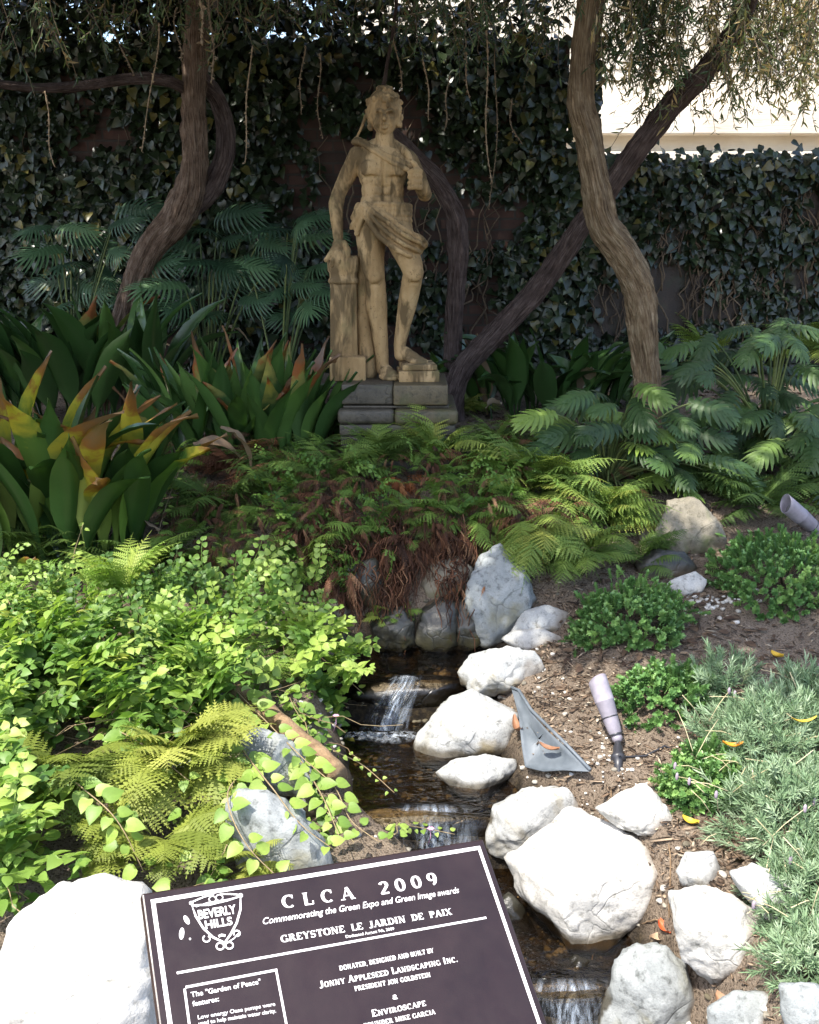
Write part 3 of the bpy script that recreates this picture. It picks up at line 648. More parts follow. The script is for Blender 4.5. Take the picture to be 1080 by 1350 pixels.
def strip(A, ab, w, z=.0006, closed=False):
    ab = np.asarray(ab, float); n = len(ab); w = np.broadcast_to(w, (n,))
    if closed: tg = unit(np.roll(ab, -1, 0) - np.roll(ab, 1, 0))
    else: tg = unit(np.gradient(ab, axis=0))
    nr = np.stack([-tg[:, 1], tg[:, 0]], 1); V = np.concatenate([onp(ab + nr * w[:, None] / 2, z), onp(ab - nr * w[:, None] / 2, z)])
    F = [(k, (k + 1) % n, n + (k + 1) % n, n + k) for k in range(n if closed else n - 1)]
    A.add(V, F)
def pxw(px, py, w): return np.linalg.norm(PQ(px + w, py) - PQ(px, py))
# white rim: four butted bars
rim = .0085; bw_ = .0048; A = Acc()
def bar(A, x0, y0, x1, y1, z=.0006): A.add(onp([(x0, y0), (x1, y0), (x1, y1), (x0, y1)], z), [(0, 1, 2, 3)])
bar(A, rim, -rim, PW - rim, -rim - bw_); bar(A, rim, -PH + rim + bw_, PW - rim, -PH + rim)
bar(A, rim, -rim - bw_, rim + bw_, -PH + rim + bw_); bar(A, PW - rim - bw_, -rim - bw_, PW - rim, -PH + rim + bw_); A.build('border', mwt, pl, smooth=False)
a0, a1 = PQ(233, 1283), PQ(641, 1210); A = Acc(); strip(A, [a0, a1], .0026); A.build('rule', mwt, pl, smooth=False)
a0, a1 = PQ(243, 1302), PQ(364, 1279); hb = .16; A = Acc(); e = unit(a1 - a0); f = np.array([e[1], -e[0]]); wb = .0026
c0, c1 = a0, a1; c2, c3 = a1 + f * hb, a0 + f * hb
strip(A, [c0 + e * wb / 2, c1 + e * wb / 2 - e * 0], wb); strip(A, [c1 + f * wb / 2, c2], wb); strip(A, [c0 + f * wb / 2, c3], wb, .0007); strip(A, [c3, c2], wb, .0008); A.build('box_frame', mwt, pl, smooth=False)
# serif capitals drawn as pen strokes (thick downstrokes, thin cross strokes)
def arc(cx, cy, rx, ry, a, b_, n=14):
    return [(cx + rx * math.cos(R(k)), cy + ry * math.sin(R(k))) for k in np.linspace(a, b_, n)]
TK, TN = .2, .085
GL = {}
def g(ch, w, strokes, serifs=()): GL[ch] = (w, strokes, serifs)
g('A', .85, [([(.08, 0), (.42, 1)], TN), ([(.40, 1), (.74, 0)], TK), ([(.2, .33), (.6, .33)], TN)], [(.08, 0), (.74, 0)])
g('B', .72, [([(.18, 0), (.18, 1)], TK), (arc(.3, .74, .24, .23, 90, -90), None), (arc(.32, .27, .3, .25, 90, -90), None)], [(.14, 0), (.14, 1)])
g('C', .82, [(arc(.44, .5, .34, .46, 50, 310, 22), None), ([(.68, .98), (.68, .7)], TN)])
g('D', .85, [([(.18, 0), (.18, 1)], TK), (arc(.3, .5, .44, .46, 90, -90, 18), None)], [(.14, 0), (.14, 1)])
g('E', .72, [([(.18, 0), (.18, 1)], TK), ([(.1, .96), (.62, .96)], TN), ([(.2, .5), (.5, .5)], TN), ([(.1, .04), (.64, .04)], TN), ([(.62, .98), (.62, .74)], TN), ([(.64, .26), (.64, .02)], TN)], [(.14, 0)])
g('F', .68, [([(.18, 0), (.18, 1)], TK), ([(.1, .96), (.62, .96)], TN), ([(.2, .5), (.5, .5)], TN), ([(.62, .98), (.62, .72)], TN)], [(.18, 0)])
g('G', .88, [(arc(.44, .5, .34, .46, 50, 330, 22), None), ([(.68, .98), (.68, .7)], TN), ([(.72, .02), (.72, .42)], TK)], [(.7, .44)])
g('H', .92, [([(.18, 0), (.18, 1)], TK), ([(.74, 0), (.74, 1)], TK), ([(.2, .5), (.7, .5)], TN)], [(.18, 0), (.18, 1), (.74, 0), (.74, 1)])
g('I', .42, [([(.2, 0), (.2, 1)], TK)], [(.2, 0), (.2, 1)])
g('J', .55, [([(.34, 1), (.34, .2)], TK), (arc(.19, .2, .15, .2, 0, -160, 8), None)], [(.34, 1)])
g('K', .86, [([(.18, 0), (.18, 1)], TK), ([(.26, .42), (.68, 1)], TN), ([(.38, .58), (.72, 0)], TK)], [(.18, 0), (.18, 1), (.68, 1), (.72, 0)])
g('L', .68, [([(.18, 0), (.18, 1)], TK), ([(.1, .04), (.62, .04)], TN), ([(.62, .3), (.62, .02)], TN)], [(.18, 1)])
g('M', 1.05, [([(.14, 0), (.16, 1)], TN), ([(.18, 1), (.5, .05)], TK), ([(.5, .05), (.82, 1)], TN), ([(.86, 0), (.86, 1)], TK)], [(.14, 0), (.14, 1), (.86, 0), (.86, 1)])
g('N', .92, [([(.16, 0), (.16, 1)], TN), ([(.16, 1), (.72, 0)], TK), ([(.74, 0), (.74, 1)], TN)], [(.16, 0), (.12, 1), (.74, 1)])
g('O', .88, [(arc(.44, .5, .34, .46, 0, 360, 30), None)])
g('P', .72, [([(.18, 0), (.18, 1)], TK), (arc(.3, .71, .28, .25, 90, -90), None)], [(.18, 0), (.14, 1)])
g('R', .84, [([(.18, 0), (.18, 1)], TK), (arc(.3, .73, .26, .23, 90, -90), None), ([(.4, .5), (.7, .0)], TK)], [(.18, 0), (.14, 1), (.74, 0)])
g('S', .68, [(arc(.34, .73, .22, .24, 30, 270, 12) + arc(.34, .26, .24, .23, 90, -150, 12)[1:], 'S'), ([(.56, .98), (.56, .76)], TN), ([(.1, .02), (.1, .26)], TN)])
g('T', .8, [([(.4, 0), (.4, 1)], TK), ([(.06, .96), (.74, .96)], TN), ([(.07, .98), (.07, .72)], TN), ([(.73, .98), (.73, .72)], TN)], [(.4, 0)])
g('U', .88, [([(.18, 1), (.18, .3)], TK), (arc(.44, .32, .27, .3, 180, 360, 12), TN), ([(.71, .3), (.71, 1)], TN)], [(.18, 1), (.71, 1)])
g('V', .84, [([(.1, 1), (.42, 0)], TK), ([(.44, 0), (.74, 1)], TN)], [(.1, 1), (.74, 1)])
g('X', .84, [([(.12, 1), (.7, 0)], TK), ([(.1, 0), (.7, 1)], TN)], [(.12, 1), (.7, 0), (.1, 0), (.7, 1)])
g('Y', .82, [([(.1, 1), (.42, .45)], TK), ([(.42, .45), (.72, 1)], TN), ([(.41, 0), (.41, .48)], TK)], [(.1, 1), (.72, 1), (.41, 0)])
g('2', .66, [(arc(.32, .72, .22, .24, 160, -40, 12) + [(.1, .06)], None), ([(.06, .06), (.58, .06)], .13)])
g('0', .68, [(arc(.32, .5, .24, .46, 0, 360, 26), None)])
g('9', .66, [(arc(.31, .68, .22, .28, 0, 360, 20), None), (arc(.25, .6, .29, .56, 10, -80, 10), None)])
g(',', .3, [([(.16, .1), (.1, -.16)], .14)]); g('.', .3, [([(.06, .06), (.22, .06)], .14)])
g('&', .85, [(arc(.36, .76, .17, .2, -60, 250, 14), None), ([(.24, .62), (.72, .02)], TK), (arc(.36, .26, .26, .24, 110, 360, 14), None)], [])
def serif_text(A, s, hscale=1.0, smallcaps=False, space=.42, track=.06, bold=1.0):
    """returns polys in em space: list of (x,y) quads"""
    x = 0; quads = []
    for w in s.split(' '):
        for i, ch in enumerate(w):
            k = 1.0 if (not smallcaps or i == 0 or ch in ',.') else .78
            if ch not in GL: x += .4; continue
            wd, st, se = GL[ch]
            for pts, ov in st:
                p = np.array(pts, float); tg = unit(np.gradient(p, axis=0))
                if ov is None: ww = TN + (TK - TN) * np.abs(tg[:, 1]) ** 1.3
                elif ov == 'S': ww = TN + (TK - TN) * np.exp(-((p[:, 1] - .5) / .22) ** 2)
                else: ww = np.full(len(p), ov)
                ww = ww * bold
                nr = np.stack([-tg[:, 1], tg[:, 0]], 1); a = p + nr * ww[:, None] / 2; b_ = p - nr * ww[:, None] / 2
                quads.append([(a[q], a[q + 1], b_[q + 1], b_[q]) for q in range(len(p) - 1)]); quads[-1] = [[(x + v_[0] * k, v_[1] * k) for v_ in Q] for Q in quads[-1]]
            for sx, sy in se:
                y0 = sy - .07 if sy > .3 else sy; quads.append([[(x + (sx - .16) * k, y0 * k), (x + (sx + .16) * k, y0 * k), (x + (sx + .16) * k, (y0 + .07) * k), (x + (sx - .16) * k, (y0 + .07) * k)]])
            x += wd * k + track
        x += space
    return quads, x - space - track
def put_serif(s, L, Rr, cap, **kw):
    a0, a1 = PQ(*L), PQ(*Rr); e = a1 - a0; W_ = np.linalg.norm(e); e /= W_; f = np.array([-e[1], e[0]])
    h = abs((PQ(L[0], L[1] - cap) - a0).dot(f)); A = Acc(); qs, w = serif_text(A, s, **kw)
    for i, st in enumerate(qs):
        z = .0006 + (i % 7) * .00006
        for Q in st: A.add(onp([a0 + e * q[0] * W_ / w + f * q[1] * h for q in Q], z), [(0, 1, 2, 3)])
    A.build('lettering', mwt, pl, smooth=False)
def put_text(s, L, Rr, cap, shear=0.0, bold=.0):
    cu = bpy.data.curves.new('t', 'FONT'); cu.body = s; cu.size = 1; cu.shear = shear; cu.offset = bold; cu.resolution_u = 3
    ob = bpy.data.objects.new('t', cu); COL.objects.link(ob); dg = bpy.context.evaluated_depsgraph_get(); dg.update()
    me = ob.evaluated_get(dg).to_mesh(); V = np.array([v.co[:2] for v in me.vertices]); F = [tuple(p.vertices) for p in me.polygons]
    ob.evaluated_get(dg).to_mesh_clear(); bpy.data.objects.remove(ob); bpy.data.curves.remove(cu)
    V[:, 0] -= V[:, 0].min(); w = V[:, 0].max()
    a0, a1 = PQ(*L), PQ(*Rr); e = a1 - a0; W_ = np.linalg.norm(e); e /= W_; f = np.array([-e[1], e[0]])
    h = abs((PQ(L[0], L[1] - cap) - a0).dot(f)) / .72
    A = Acc(); A.add(onp(a0 + e * V[:, :1] * W_ / w + f * V[:, 1:2] * h, .0007), F); A.build('lettering', mwt, pl, smooth=False)
put_serif('C L C A', (373, 1198), (468, 1185), 17, track=.0, space=.5, bold=1.1)
put_serif('2 0 0 9', (502, 1180), (578, 1166), 17, track=.0, space=.42, bold=1.1)
put_text('Commemorating the Green Expo and Green Image awards', (347, 1219), (606, 1177), 9, .3, .012)
put_serif('GREYSTONE LE JARDIN DE PAIX', (371, 1243), (596, 1206), 9.5, space=.75, bold=1.25)
put_text('Dedicated August 9th, 2009', (456, 1237), (520, 1226), 4, 0, .02)
put_serif('DONATED, DESIGNED AND BUILT BY', (448, 1280), (572, 1256), 6.5, bold=1.35)
put_serif('JONNY APPLESEED LANDSCAPING INC.', (422, 1303), (604, 1268), 9.5, smallcaps=True, bold=1.3)
put_serif('PRESIDENT JON GOLDSTEIN', (468, 1307), (568, 1288), 6.5, bold=1.35)
put_serif('&', (518, 1318), (525, 1317), 6, bold=1.3)
put_serif('ENVIROSCAPE', (491, 1341), (562, 1326), 9.5, smallcaps=True, bold=1.3)
put_serif('FOUNDER MIKE GARCIA', (480, 1356), (574, 1337), 6.5, bold=1.35)
put_text('The "Garden of Peace"', (252, 1315), (344, 1297), 7, 0, .02)
put_text('features:', (254, 1327), (289, 1320), 7, 0, .02)
put_text('Low energy Oase pumps were', (261, 1344), (363, 1326), 5.5, 0, .015)
put_text('used to help maintain water clarity.', (262, 1352), (364, 1335), 5.5, 0, .015)
# shield emblem
A = Acc(); w = pxw(290, 1200, 2.6)
def px_line(pts, wd=1.0, z=.0006, closed=False): strip(A, [PQ(*q) for q in pts], w * wd, z, closed)
px_line([(253, 1194), (258, 1208), (268, 1224), (281, 1236), (296, 1243), (304, 1232), (312, 1217), (317, 1199), (317, 1182), (300, 1187), (275, 1193)], 1.1, .0006, True)
px_line([(252, 1190), (268, 1183), (282, 1179)], .8, .0008); px_line([(290, 1179), (303, 1179), (317, 1180)], .8, .0008); px_line([(258, 1196), (275, 1190), (290, 1188), (312, 1184)], .5, .001)
def circ(cx, cy, r_, wd, z, a=0, b_=360): px_line([(cx + r_ * math.cos(R(k)), cy + r_ * .9 * math.sin(R(k))) for k in np.linspace(a, b_, 14)], wd, z)
circ(280, 1186, 4.5, .6, .0012); circ(289, 1184, 4.5, .6, .0014); circ(252, 1191, 1.6, 1, .0011); circ(317, 1181, 1.8, 1.1, .0011)
circ(272, 1238, 4.6, .75, .0012, -60, 240); circ(312, 1231, 4.2, .75, .0012, -220, 90); circ(290, 1248, 5, .8, .0013); circ(302, 1247, 5, .8, .0015); px_line([(300, 1243), (308, 1238), (315, 1230)], .6, .0016); px_line([(288, 1235), (292, 1233), (297, 1234)], 1.2, .0010)
A.build('shield_emblem', mwt, pl, smooth=False)
put_text('BEVERLY', (262, 1212), (312, 1204), 12, 0, .03); put_text('HILLS', (271, 1225), (307, 1219), 11, 0, .03)
# pale splashes left of the shield
for (x, y, rx, ry, an) in [(246, 1213, 3.2, 6.5, .5), (239.5, 1231, 3.4, 8, -.1), (250.5, 1238, 1.4, 1.6, 0)]:
    A = Acc(); pts = [PQ(x + rx * math.cos(a) * math.cos(an) + ry * math.sin(a) * math.sin(an), y - rx * math.cos(a) * math.sin(an) + ry * math.sin(a) * math.cos(an)) for a in np.linspace(0, 2 * math.pi, 17)[:-1]]
    A.add(onp(pts, .0005), [tuple(range(16))]); A.build('stain', mwt, pl, smooth=False)
# ---------------- statue ----------------
def m_statue():
    m, t, b = mat('weathered_ochre_stone'); v = coords(t); vs = coords(t, 'Object', (1, 1, .3))
    c = ramp(t, noise(t, 7, 5, .6, vs), [(.28, (.19, .118, .052)), (.5, (.36, .24, .115)), (.72, (.49, .35, .19))])
    c = mixc(t, ramp(t, noise(t, 9, 4, .65, vs, .4), [(.48, (0, 0, 0)), (.58, (.85, .85, .85))]), c, (.085, .058, .028))
    c = mixc(t, ramp(t, noise(t, 5, 4, .6, v), [(.58, (0, 0, 0)), (.7, (.6, .6, .6))]), c, (.15, .135, .06))
    c = mixc(t, ramp(t, noise(t, 60, 4, .7, v), [(.33, (.7, .7, .7)), (.42, (0, 0, 0))]), c, (.13, .09, .042))
    t.links.new(c, b.inputs['Base Color']); b.inputs['Roughness'].default_value = .9; b.inputs['Specular IOR Level'].default_value = .25
    bump(t, b, noise(t, 90, 5, .7, v), .5, .006); return m
M_stat = m_statue()
YS = 5.0; KS = .00374
def S(px, py, dy=0.0): return P(px, py, YS + dy * KS)
def capsule(A, p0, r0, p1, r1, sides=20):
    p0, p1 = np.array(p0), np.array(p1); ax = p1 - p0; L = np.linalg.norm(ax); ax = ax / L
    prof = [(-r0 * math.cos(a), max(r0 * math.sin(a), 1e-4)) for a in np.linspace(0.02, math.pi / 2, 6)] + [(L * k, r0 + (r1 - r0) * k) for k in (.33, .66)] + [(L + r1 * math.sin(a), max(r1 * math.cos(a), 1e-4)) for a in np.linspace(0, math.pi / 2 - .02, 6)]
    n = sides; a = unit(np.cross(ax, (.31, .22, .9) if abs(ax[2]) < .9 else (1, .2, .1))); b = np.cross(ax, a); th = np.arange(n) * 2 * math.pi / n
    V = np.concatenate([p0 + ax * h + r * (np.cos(th)[:, None] * a + np.sin(th)[:, None] * b) for h, r in prof])
    F = [(k * n + j, k * n + (j + 1) % n, (k + 1) * n + (j + 1) % n, (k + 1) * n + j) for k in range(len(prof) - 1) for j in range(n)]
    F += [tuple(range(n))[::-1], tuple(range((len(prof) - 1) * n, len(prof) * n))]; A.add(V, F)
HEAD = [False]
def hs(p): return (506.5 + (p[0] - 506.5) * .82, 178 + (p[1] - 178) * .94, p[2] * .85) + tuple(q * .85 for q in p[3:]) if HEAD[0] else tuple(p)
def chain(A, pts):
    pts = [hs(p) for p in pts]; f = lambda r_: (r_ * 1.0 + .25) * KS
    for a, b in zip(pts[:-1], pts[1:]): capsule(A, S(*a[:3]), f(a[3]), S(*b[:3]), f(b[3]))
def ell(A, c, rx, rz, ry, rot=0.0, tilt=0.0):
    if HEAD[0]: c = hs(tuple(c)); rx, rz, ry = rx * .84, rz * .93, ry * .85
    V, F = ICO[3]; V = V * (rx * KS, ry * KS, rz * KS)
    cr, sr = math.cos(rot), math.sin(rot); V = V @ np.array([[cr, 0, sr], [0, 1, 0], [-sr, 0, cr]]).T
    if tilt: ct, st = math.cos(tilt), math.sin(tilt); V = V @ np.array([[1, 0, 0], [0, ct, -st], [0, st, ct]]).T
    A.add(V + S(*c), F)
def remesh(o, vox, smooth=4, sculpt=None, disp=.0012):
    m = o.modifiers.new('r', 'REMESH'); m.mode = 'VOXEL'; m.voxel_size = vox; m.use_smooth_shade = True
    s = o.modifiers.new('s', 'SMOOTH'); s.iterations = smooth; s.factor = .6
    dg = bpy.context.evaluated_depsgraph_get(); dg.update(); me = bpy.data.meshes.new_from_object(o.evaluated_get(dg)); me.name = o.name
    o.modifiers.clear(); old = o.data; o.data = me; bpy.data.meshes.remove(old)
    n = len(me.vertices); V = np.zeros(n * 3, np.float32); me.vertices.foreach_get('co', V); V = V.reshape(-1, 3).astype(float)
    N = np.zeros(n * 3, np.float32); me.vertices.foreach_get('normal', N); N = N.reshape(-1, 3).astype(float)
    off = np.zeros(3); q = o
    while q is not None: off = off + np.array(q.location); q = q.parent
    Wd = V + off; d = np.zeros(n)
    if sculpt:
        for (c, r, amt) in sculpt:
            q = np.linalg.norm((Wd - S(*c)) / (np.broadcast_to(r, (3,)) * KS), axis=1); d += 1.5 * amt * KS * np.exp(-q * q * 1.6)
    d += fbm(Wd, 60, 3, 3) * disp
    V = V + N * d[:, None]; me.vertices.foreach_set('co', V.astype(np.float32).ravel()); me.update()
    for nm in ('rnd', 'tt'):
        if nm in me.attributes: me.attributes.remove(me.attributes[nm])
    me.polygons.foreach_set('use_smooth', np.ones(len(me.polygons), bool)); me.materials.clear(); me.materials.append(M_stat)
zt = P(520, 503, 4.86)[2]          # top of the plinth
st = empty('statue', (S(510, 500)[0], YS, zt), 'weathered ochre stone statue of a curly haired youth leaning on a short column', 'statue')
A = Acc()
# trunk of the body
ell(A, (505, 224, 0), 33, 34, 21); ell(A, (504, 206, 2), 30, 17, 17); ell(A, (505, 250, 0), 28, 30, 18); ell(A, (504, 270, 0), 29, 24, 19); ell(A, (504, 292, 2), 33, 24, 22)
ell(A, (489, 222, -14), 15, 11, 9); ell(A, (521, 224, -14), 15, 11, 9)
for i, y in enumerate((240, 251, 262)):
    ell(A, (497, y, -13.5), 8, 6.5, 4.5); ell(A, (511, y + 1, -13.5), 8, 6.5, 4.5)
ell(A, (505, 276, -14), 14, 10, 7)
chain(A, [(482, 200, 4, 10), (508, 190, 4, 12), (532, 204, 4, 10)])
ell(A, (472, 207, 2), 13, 14, 13); ell(A, (537, 212, 2), 13, 14, 13)
chain(A, [(508, 198, 2, 12.5), (507, 180, -2, 11.5)])
# arm resting on the column
chain(A, [(469, 210, 2, 11.5), (458, 232, 3, 10.5), (447, 254, 3, 9)]); chain(A, [(447, 254, 3, 9), (443, 270, 1, 9.6), (444, 290, -2, 8.2), (446, 313, -4, 6.4)])
ell(A, (447, 326, -6), 9.5, 12, 7)
for a in [[(440, 328, -10, 3.4), (434, 337, -14, 3.2), (430, 343, -12, 2.9)], [(443, 332, -12, 3.4), (439, 343, -16, 3.2), (438, 350, -13, 2.8)], [(448, 333, -12, 3.4), (447, 345, -16, 3.2), (446, 353, -13, 2.8)], [(453, 332, -11, 3.3), (454, 343, -14, 3.1), (453, 350, -11, 2.7)], [(454, 320, -10, 3.6), (459, 329, -13, 3.4), (459, 337, -14, 3)]]: chain(A, a)
# bent arm with the hand at the chest
chain(A, [(540, 212, 3, 11.5), (552, 236, 8, 10.5), (560, 256, 4, 9)]); chain(A, [(560, 256, 4, 9), (558, 250, -8, 8.6), (552, 240, -16, 7)])
ell(A, (549, 236, -19), 8, 11.5, 6)
for y in (225, 232, 239.5, 246.5): chain(A, [(554, y + 1, -22, 3.4), (546, y, -27, 3.3), (540, y + 1.5, -24, 3)])
chain(A, [(552, 226, -18, 3.6), (547, 217, -22, 3.3), (543, 213, -22, 2.9)])
# standing leg
chain(A, [(489, 292, 1, 20), (489, 318, 0, 19), (491, 345, -2, 15.5), (494, 362, -4, 13.5)]); ell(A, (494, 364, -12), 9.5, 10, 7)
chain(A, [(494, 362, -2, 13), (496, 385, 3, 13.2), (497, 402, 5, 13.8), (500, 432, 5, 11), (504, 470, 3, 8.6)])
ell(A, (490, 400, 3), 8, 18, 8); ell(A, (496, 392, -4), 6, 26, 7, -.06)
chain(A, [(504, 470, 3, 8.6), (504, 486, 5, 8.6), (508, 490, -6, 8)]); chain(A, [(508, 488, -2, 8.6), (517, 494, -18, 7)]); ell(A, (512, 494, -10), 10, 5.5, 16)
for k, (x, y, dy) in enumerate([(526, 498, -26), (521, 499, -29), (516, 499.5, -29), (511, 499.5, -28), (507, 499, -26)]): chain(A, [(x - 4, y - 3, dy + 12, 3.6), (x, y, dy, 3.6 - .25 * (k > 0) - .2 * k)])
# relaxed leg
chain(A, [(521, 294, 1, 19.5), (530, 320, -6, 18.5), (541, 345, -16, 15), (545, 358, -19, 13.5)]); ell(A, (548, 360, -27), 10, 11.5, 7)
chain(A, [(545, 360, -16, 13), (541, 382, -6, 13), (537, 402, -1, 12.4), (531, 432, 2, 9.5), (527, 455, 3, 8)]); ell(A, (541, 390, -4), 9, 20, 9, .14)
chain(A, [(527, 455, 3, 8), (528, 468, 2, 8), (538, 469, -4, 7)]); chain(A, [(534, 464, -2, 7.4), (549, 472, -10, 5.6)])
for k, (x, y, dy) in enumerate([(562, 477, -17), (559, 478, -20), (555, 478.5, -22), (551, 478.5, -22), (547, 478, -21)]): chain(A, [(x - 8, y - 4, dy + 8, 3.6), (x, y, dy, 3.1 - .2 * k)])
# head
HEAD[0] = True
ell(A, (507, 146, 2), 24, 30, 27); ell(A, (507, 158, -8), 17.5, 20, 17); ell(A, (507, 170, -14), 9, 7, 9)
ell(A, (498, 160, -17), 7.5, 8, 7); ell(A, (516, 160, -17), 7.5, 8, 7)
chain(A, [(507, 147, -26, 2.2), (506.6, 155, -33, 2.8)]); ell(A, (506.6, 157, -30), 4.6, 2.4, 3.4)
chain(A, [(495, 144, -23.5, 2.4), (503, 144.5, -27.5, 2.4)]); chain(A, [(511, 144.5, -27.5, 2.4), (519, 144, -23.5, 2.4)])
ell(A, (499.5, 149.5, -22), 3.6, 2.3, 2.6); ell(A, (514, 149.5, -22), 3.6, 2.3, 2.6)
chain(A, [(502, 164.2, -25, 1.7), (506.8, 163.4, -27, 2), (511.5, 164.2, -25, 1.7)]); chain(A, [(503, 167.2, -24.6, 1.8), (507, 167.6, -26.4, 2.1), (511, 167.2, -24.6, 1.8)])
ell(A, (484, 153, 0), 3, 7, 4); ell(A, (530, 153, 0), 3, 7, 4)
HEAD[0] = False
fg = A.build('figure', M_stat, st)
remesh(fg, .0044, 3, [((497.5, 151, -20), (4, 8, 3.4), -2.6), ((515.5, 151, -20), (4, 8, 3.4), -2.6), ((506.5, 166, -22), (5, 7, 1.4), -1.6), ((490, 233.5, -20), (12, 9, 2.4), -2.6), ((521, 234.5, -20), (12, 9, 2.4), -2.6), ((504.5, 250, -18), (2, 12, 30), -2.8), ((490, 246, -18), (3, 12, 18), -1.6), ((519, 248, -18), (3, 12, 18), -1.6), ((504, 246, -19), (14, 9, 1.6), -1.6), ((504, 257, -19), (14, 9, 1.6), -1.6), ((505, 272, -20), (2.6, 6, 2.6), -3),
    ((505, 215, -20), (2, 10, 14), -1.5), ((490, 280, -20), (14, 9, 2.5), -.8), ((494, 376, -14), (9, 6, 2), -1.4), ((547, 373, -24), (9, 6, 2), -1.6), ((485, 370, -8), (3, 6, 10), -1), ((500, 195, -9), (3, 6, 2), -1.0)])
# curls of hair
A = Acc(); HEAD[0] = True; r = np.random.default_rng(5); ell(A, (507, 140, 5), 25, 26, 28); ell(A, (488, 150, 4), 8, 17, 16); ell(A, (526, 150, 4), 8, 17, 16)
for k in range(150):
    a = r.uniform(0, 2 * math.pi); e_ = r.uniform(-.35, 1.5); d = np.array([math.cos(a) * math.cos(e_), math.sin(a) * math.cos(e_), math.sin(e_)])
    if d[1] < -.25 and d[2] < .42: continue
    if d[2] < 0 and d[1] < .1 and abs(d[0]) < .8: continue
    c = (507 + d[0] * 26, 142 - d[2] * 27, 3 + d[1] * 28)
    for q in range(3):
        o_ = r.normal(0, 2.6, 3); ell(A, (507 + (c[0] + o_[0] - 507) * .93, c[1] + o_[1], c[2] + o_[2]), *r.uniform(2.2, 3.8, 3))
for (x, y) in [(480, 144), (535, 145), (479, 151), (536, 152), (480, 162), (534, 161), (487, 130), (493, 125), (500, 128), (507, 124), (514, 128), (520, 125), (527, 131), (482, 139), (532, 140), (481, 148), (533, 150), (480, 157), (534, 158), (483, 165), (532, 165)]:
    for q in range(3): ell(A, (507 + (x - 507) * .9 + r.normal(0, 1.5), y + r.normal(0, 1.5), -20 + abs(x - 507) * .75 + r.normal(0, 1.5)), *r.uniform(3, 4.6, 3))
HEAD[0] = False; hr = A.build('hair', M_stat, st); remesh(hr, .0042, 1)
# drape about the hips
A = Acc(); r = np.random.default_rng(9)
ell(A, (506, 290, 5), 36, 25, 24)
main = np.array([(480, 272, -14), (492, 284, -24), (507, 298, -27), (523, 311, -30), (538, 320, -32), (549, 325, -27), (555, 330, -12), (553, 333, 6)], float)
def offs(path, dxy, dd=0): return [(p[0] + dxy[0] * w_, p[1] + dxy[1] * w_, p[2] + dd) for p, w_ in zip(path, np.interp(np.arange(len(path)), [0, 2, 5, 7], [.35, 1, 1, .7]))]
for k, (o_, rr, dd) in enumerate([(-12, 4, 3), (-6.5, 2.6, -5), (-1, 3.4, 3), (4.5, 2.4, -6), (9.5, 3.4, 2), (15, 3.2, -3)]):
    pth = offs(main, (-.55 * o_, .85 * o_), dd); chain(A, [(p[0], p[1], p[2], rr) for p in pth])
for k, y in enumerate((268, 274, 280, 287, 294)):
    chain(A, [(482, 270 + k * 1.5, -14, 3.4), (500, y + 1, -19, 3.2), (520, y + 2, -19, 3.2), (536, y + 3, -10, 3.4), (541, y + 4, 4, 3.2)])
for (a, b_) in (((480, 272), (464, 300)), ((482, 274), (470, 308)), ((483, 276), (476, 296)), ((478, 272), (465, 287))):
    chain(A, [(a[0], a[1], -17, 5), ((a[0] + b_[0]) / 2 - 1, (a[1] + b_[1]) / 2, -19, 4.2), (b_[0], b_[1], -14, 3.2)])
ell(A, (481, 272, -18), 8, 7, 7)
chain(A, [(473, 272, -6, 5), (470, 284, 4, 5), (470, 300, 8, 5)])
dr = A.build('drape', M_stat, st); remesh(dr, .0044, 1, None, .0018)
# sash over the shoulder
A = Acc()
chain(A, [(468, 187, 0, 4), (474, 188, -8, 3), (488, 196, -14, 2.6), (503, 206, -18, 2.6), (520, 216, -21, 3), (538, 224, -19, 3)])
chain(A, [(470, 184, 2, 4), (482, 187, -7, 2.6), (496, 197, -13, 2.4), (512, 205, -17, 2.6), (528, 212, -17, 3), (541, 219, -12, 3)])
chain(A, [(526, 193, 2, 3.6), (534, 200, -8, 4.4), (541, 210, -8, 4.6), (543, 222, -4, 4)])
chain(A, [(483, 152, 2, 2.4), (478, 165, 2, 1.7), (472, 178, 3, 1.5), (468, 187, 2, 2.2)])
ell(A, (471, 187, -3), 8, 5, 7)
sa = A.build('sash', M_stat, st); remesh(sa, .0045, 2, None, .0015)
# half column, its base, the foot block and the stone strut behind the legs
def flute(py0, py1, r0, r1, cx0, cx1, dy=3, flutes=10, depth=.09, n=80, m_=14):
    A_ = Acc(); V = []; th = np.arange(n) * 2 * math.pi / n
    for k in range(m_):
        s = k / (m_ - 1); c = S(cx0 + (cx1 - cx0) * s, py0 + (py1 - py0) * s, dy); rr = (r0 + (r1 - r0) * s) * KS * (1 - depth * (np.cos(th * flutes) * .5 + .5) ** .6 * (1 if .04 < s < .96 else 0))
        V.append(np.stack([c[0] + rr * np.cos(th), c[1] + rr * np.sin(th), np.full(n, c[2])], 1))
    F = [(k * n + j, (k + 1) * n + j, (k + 1) * n + (j + 1) % n, k * n + (j + 1) % n) for k in range(m_ - 1) for j in range(n)]
    F += [tuple(range(n)), tuple(range((m_ - 1) * n, m_ * n))[::-1]]; A_.add(np.concatenate(V), F); return A_
flute(372, 474, 18, 19.5, 453, 454).build('column_shaft', M_stat, st)
A = Acc(); c = S(452, 352, 3)
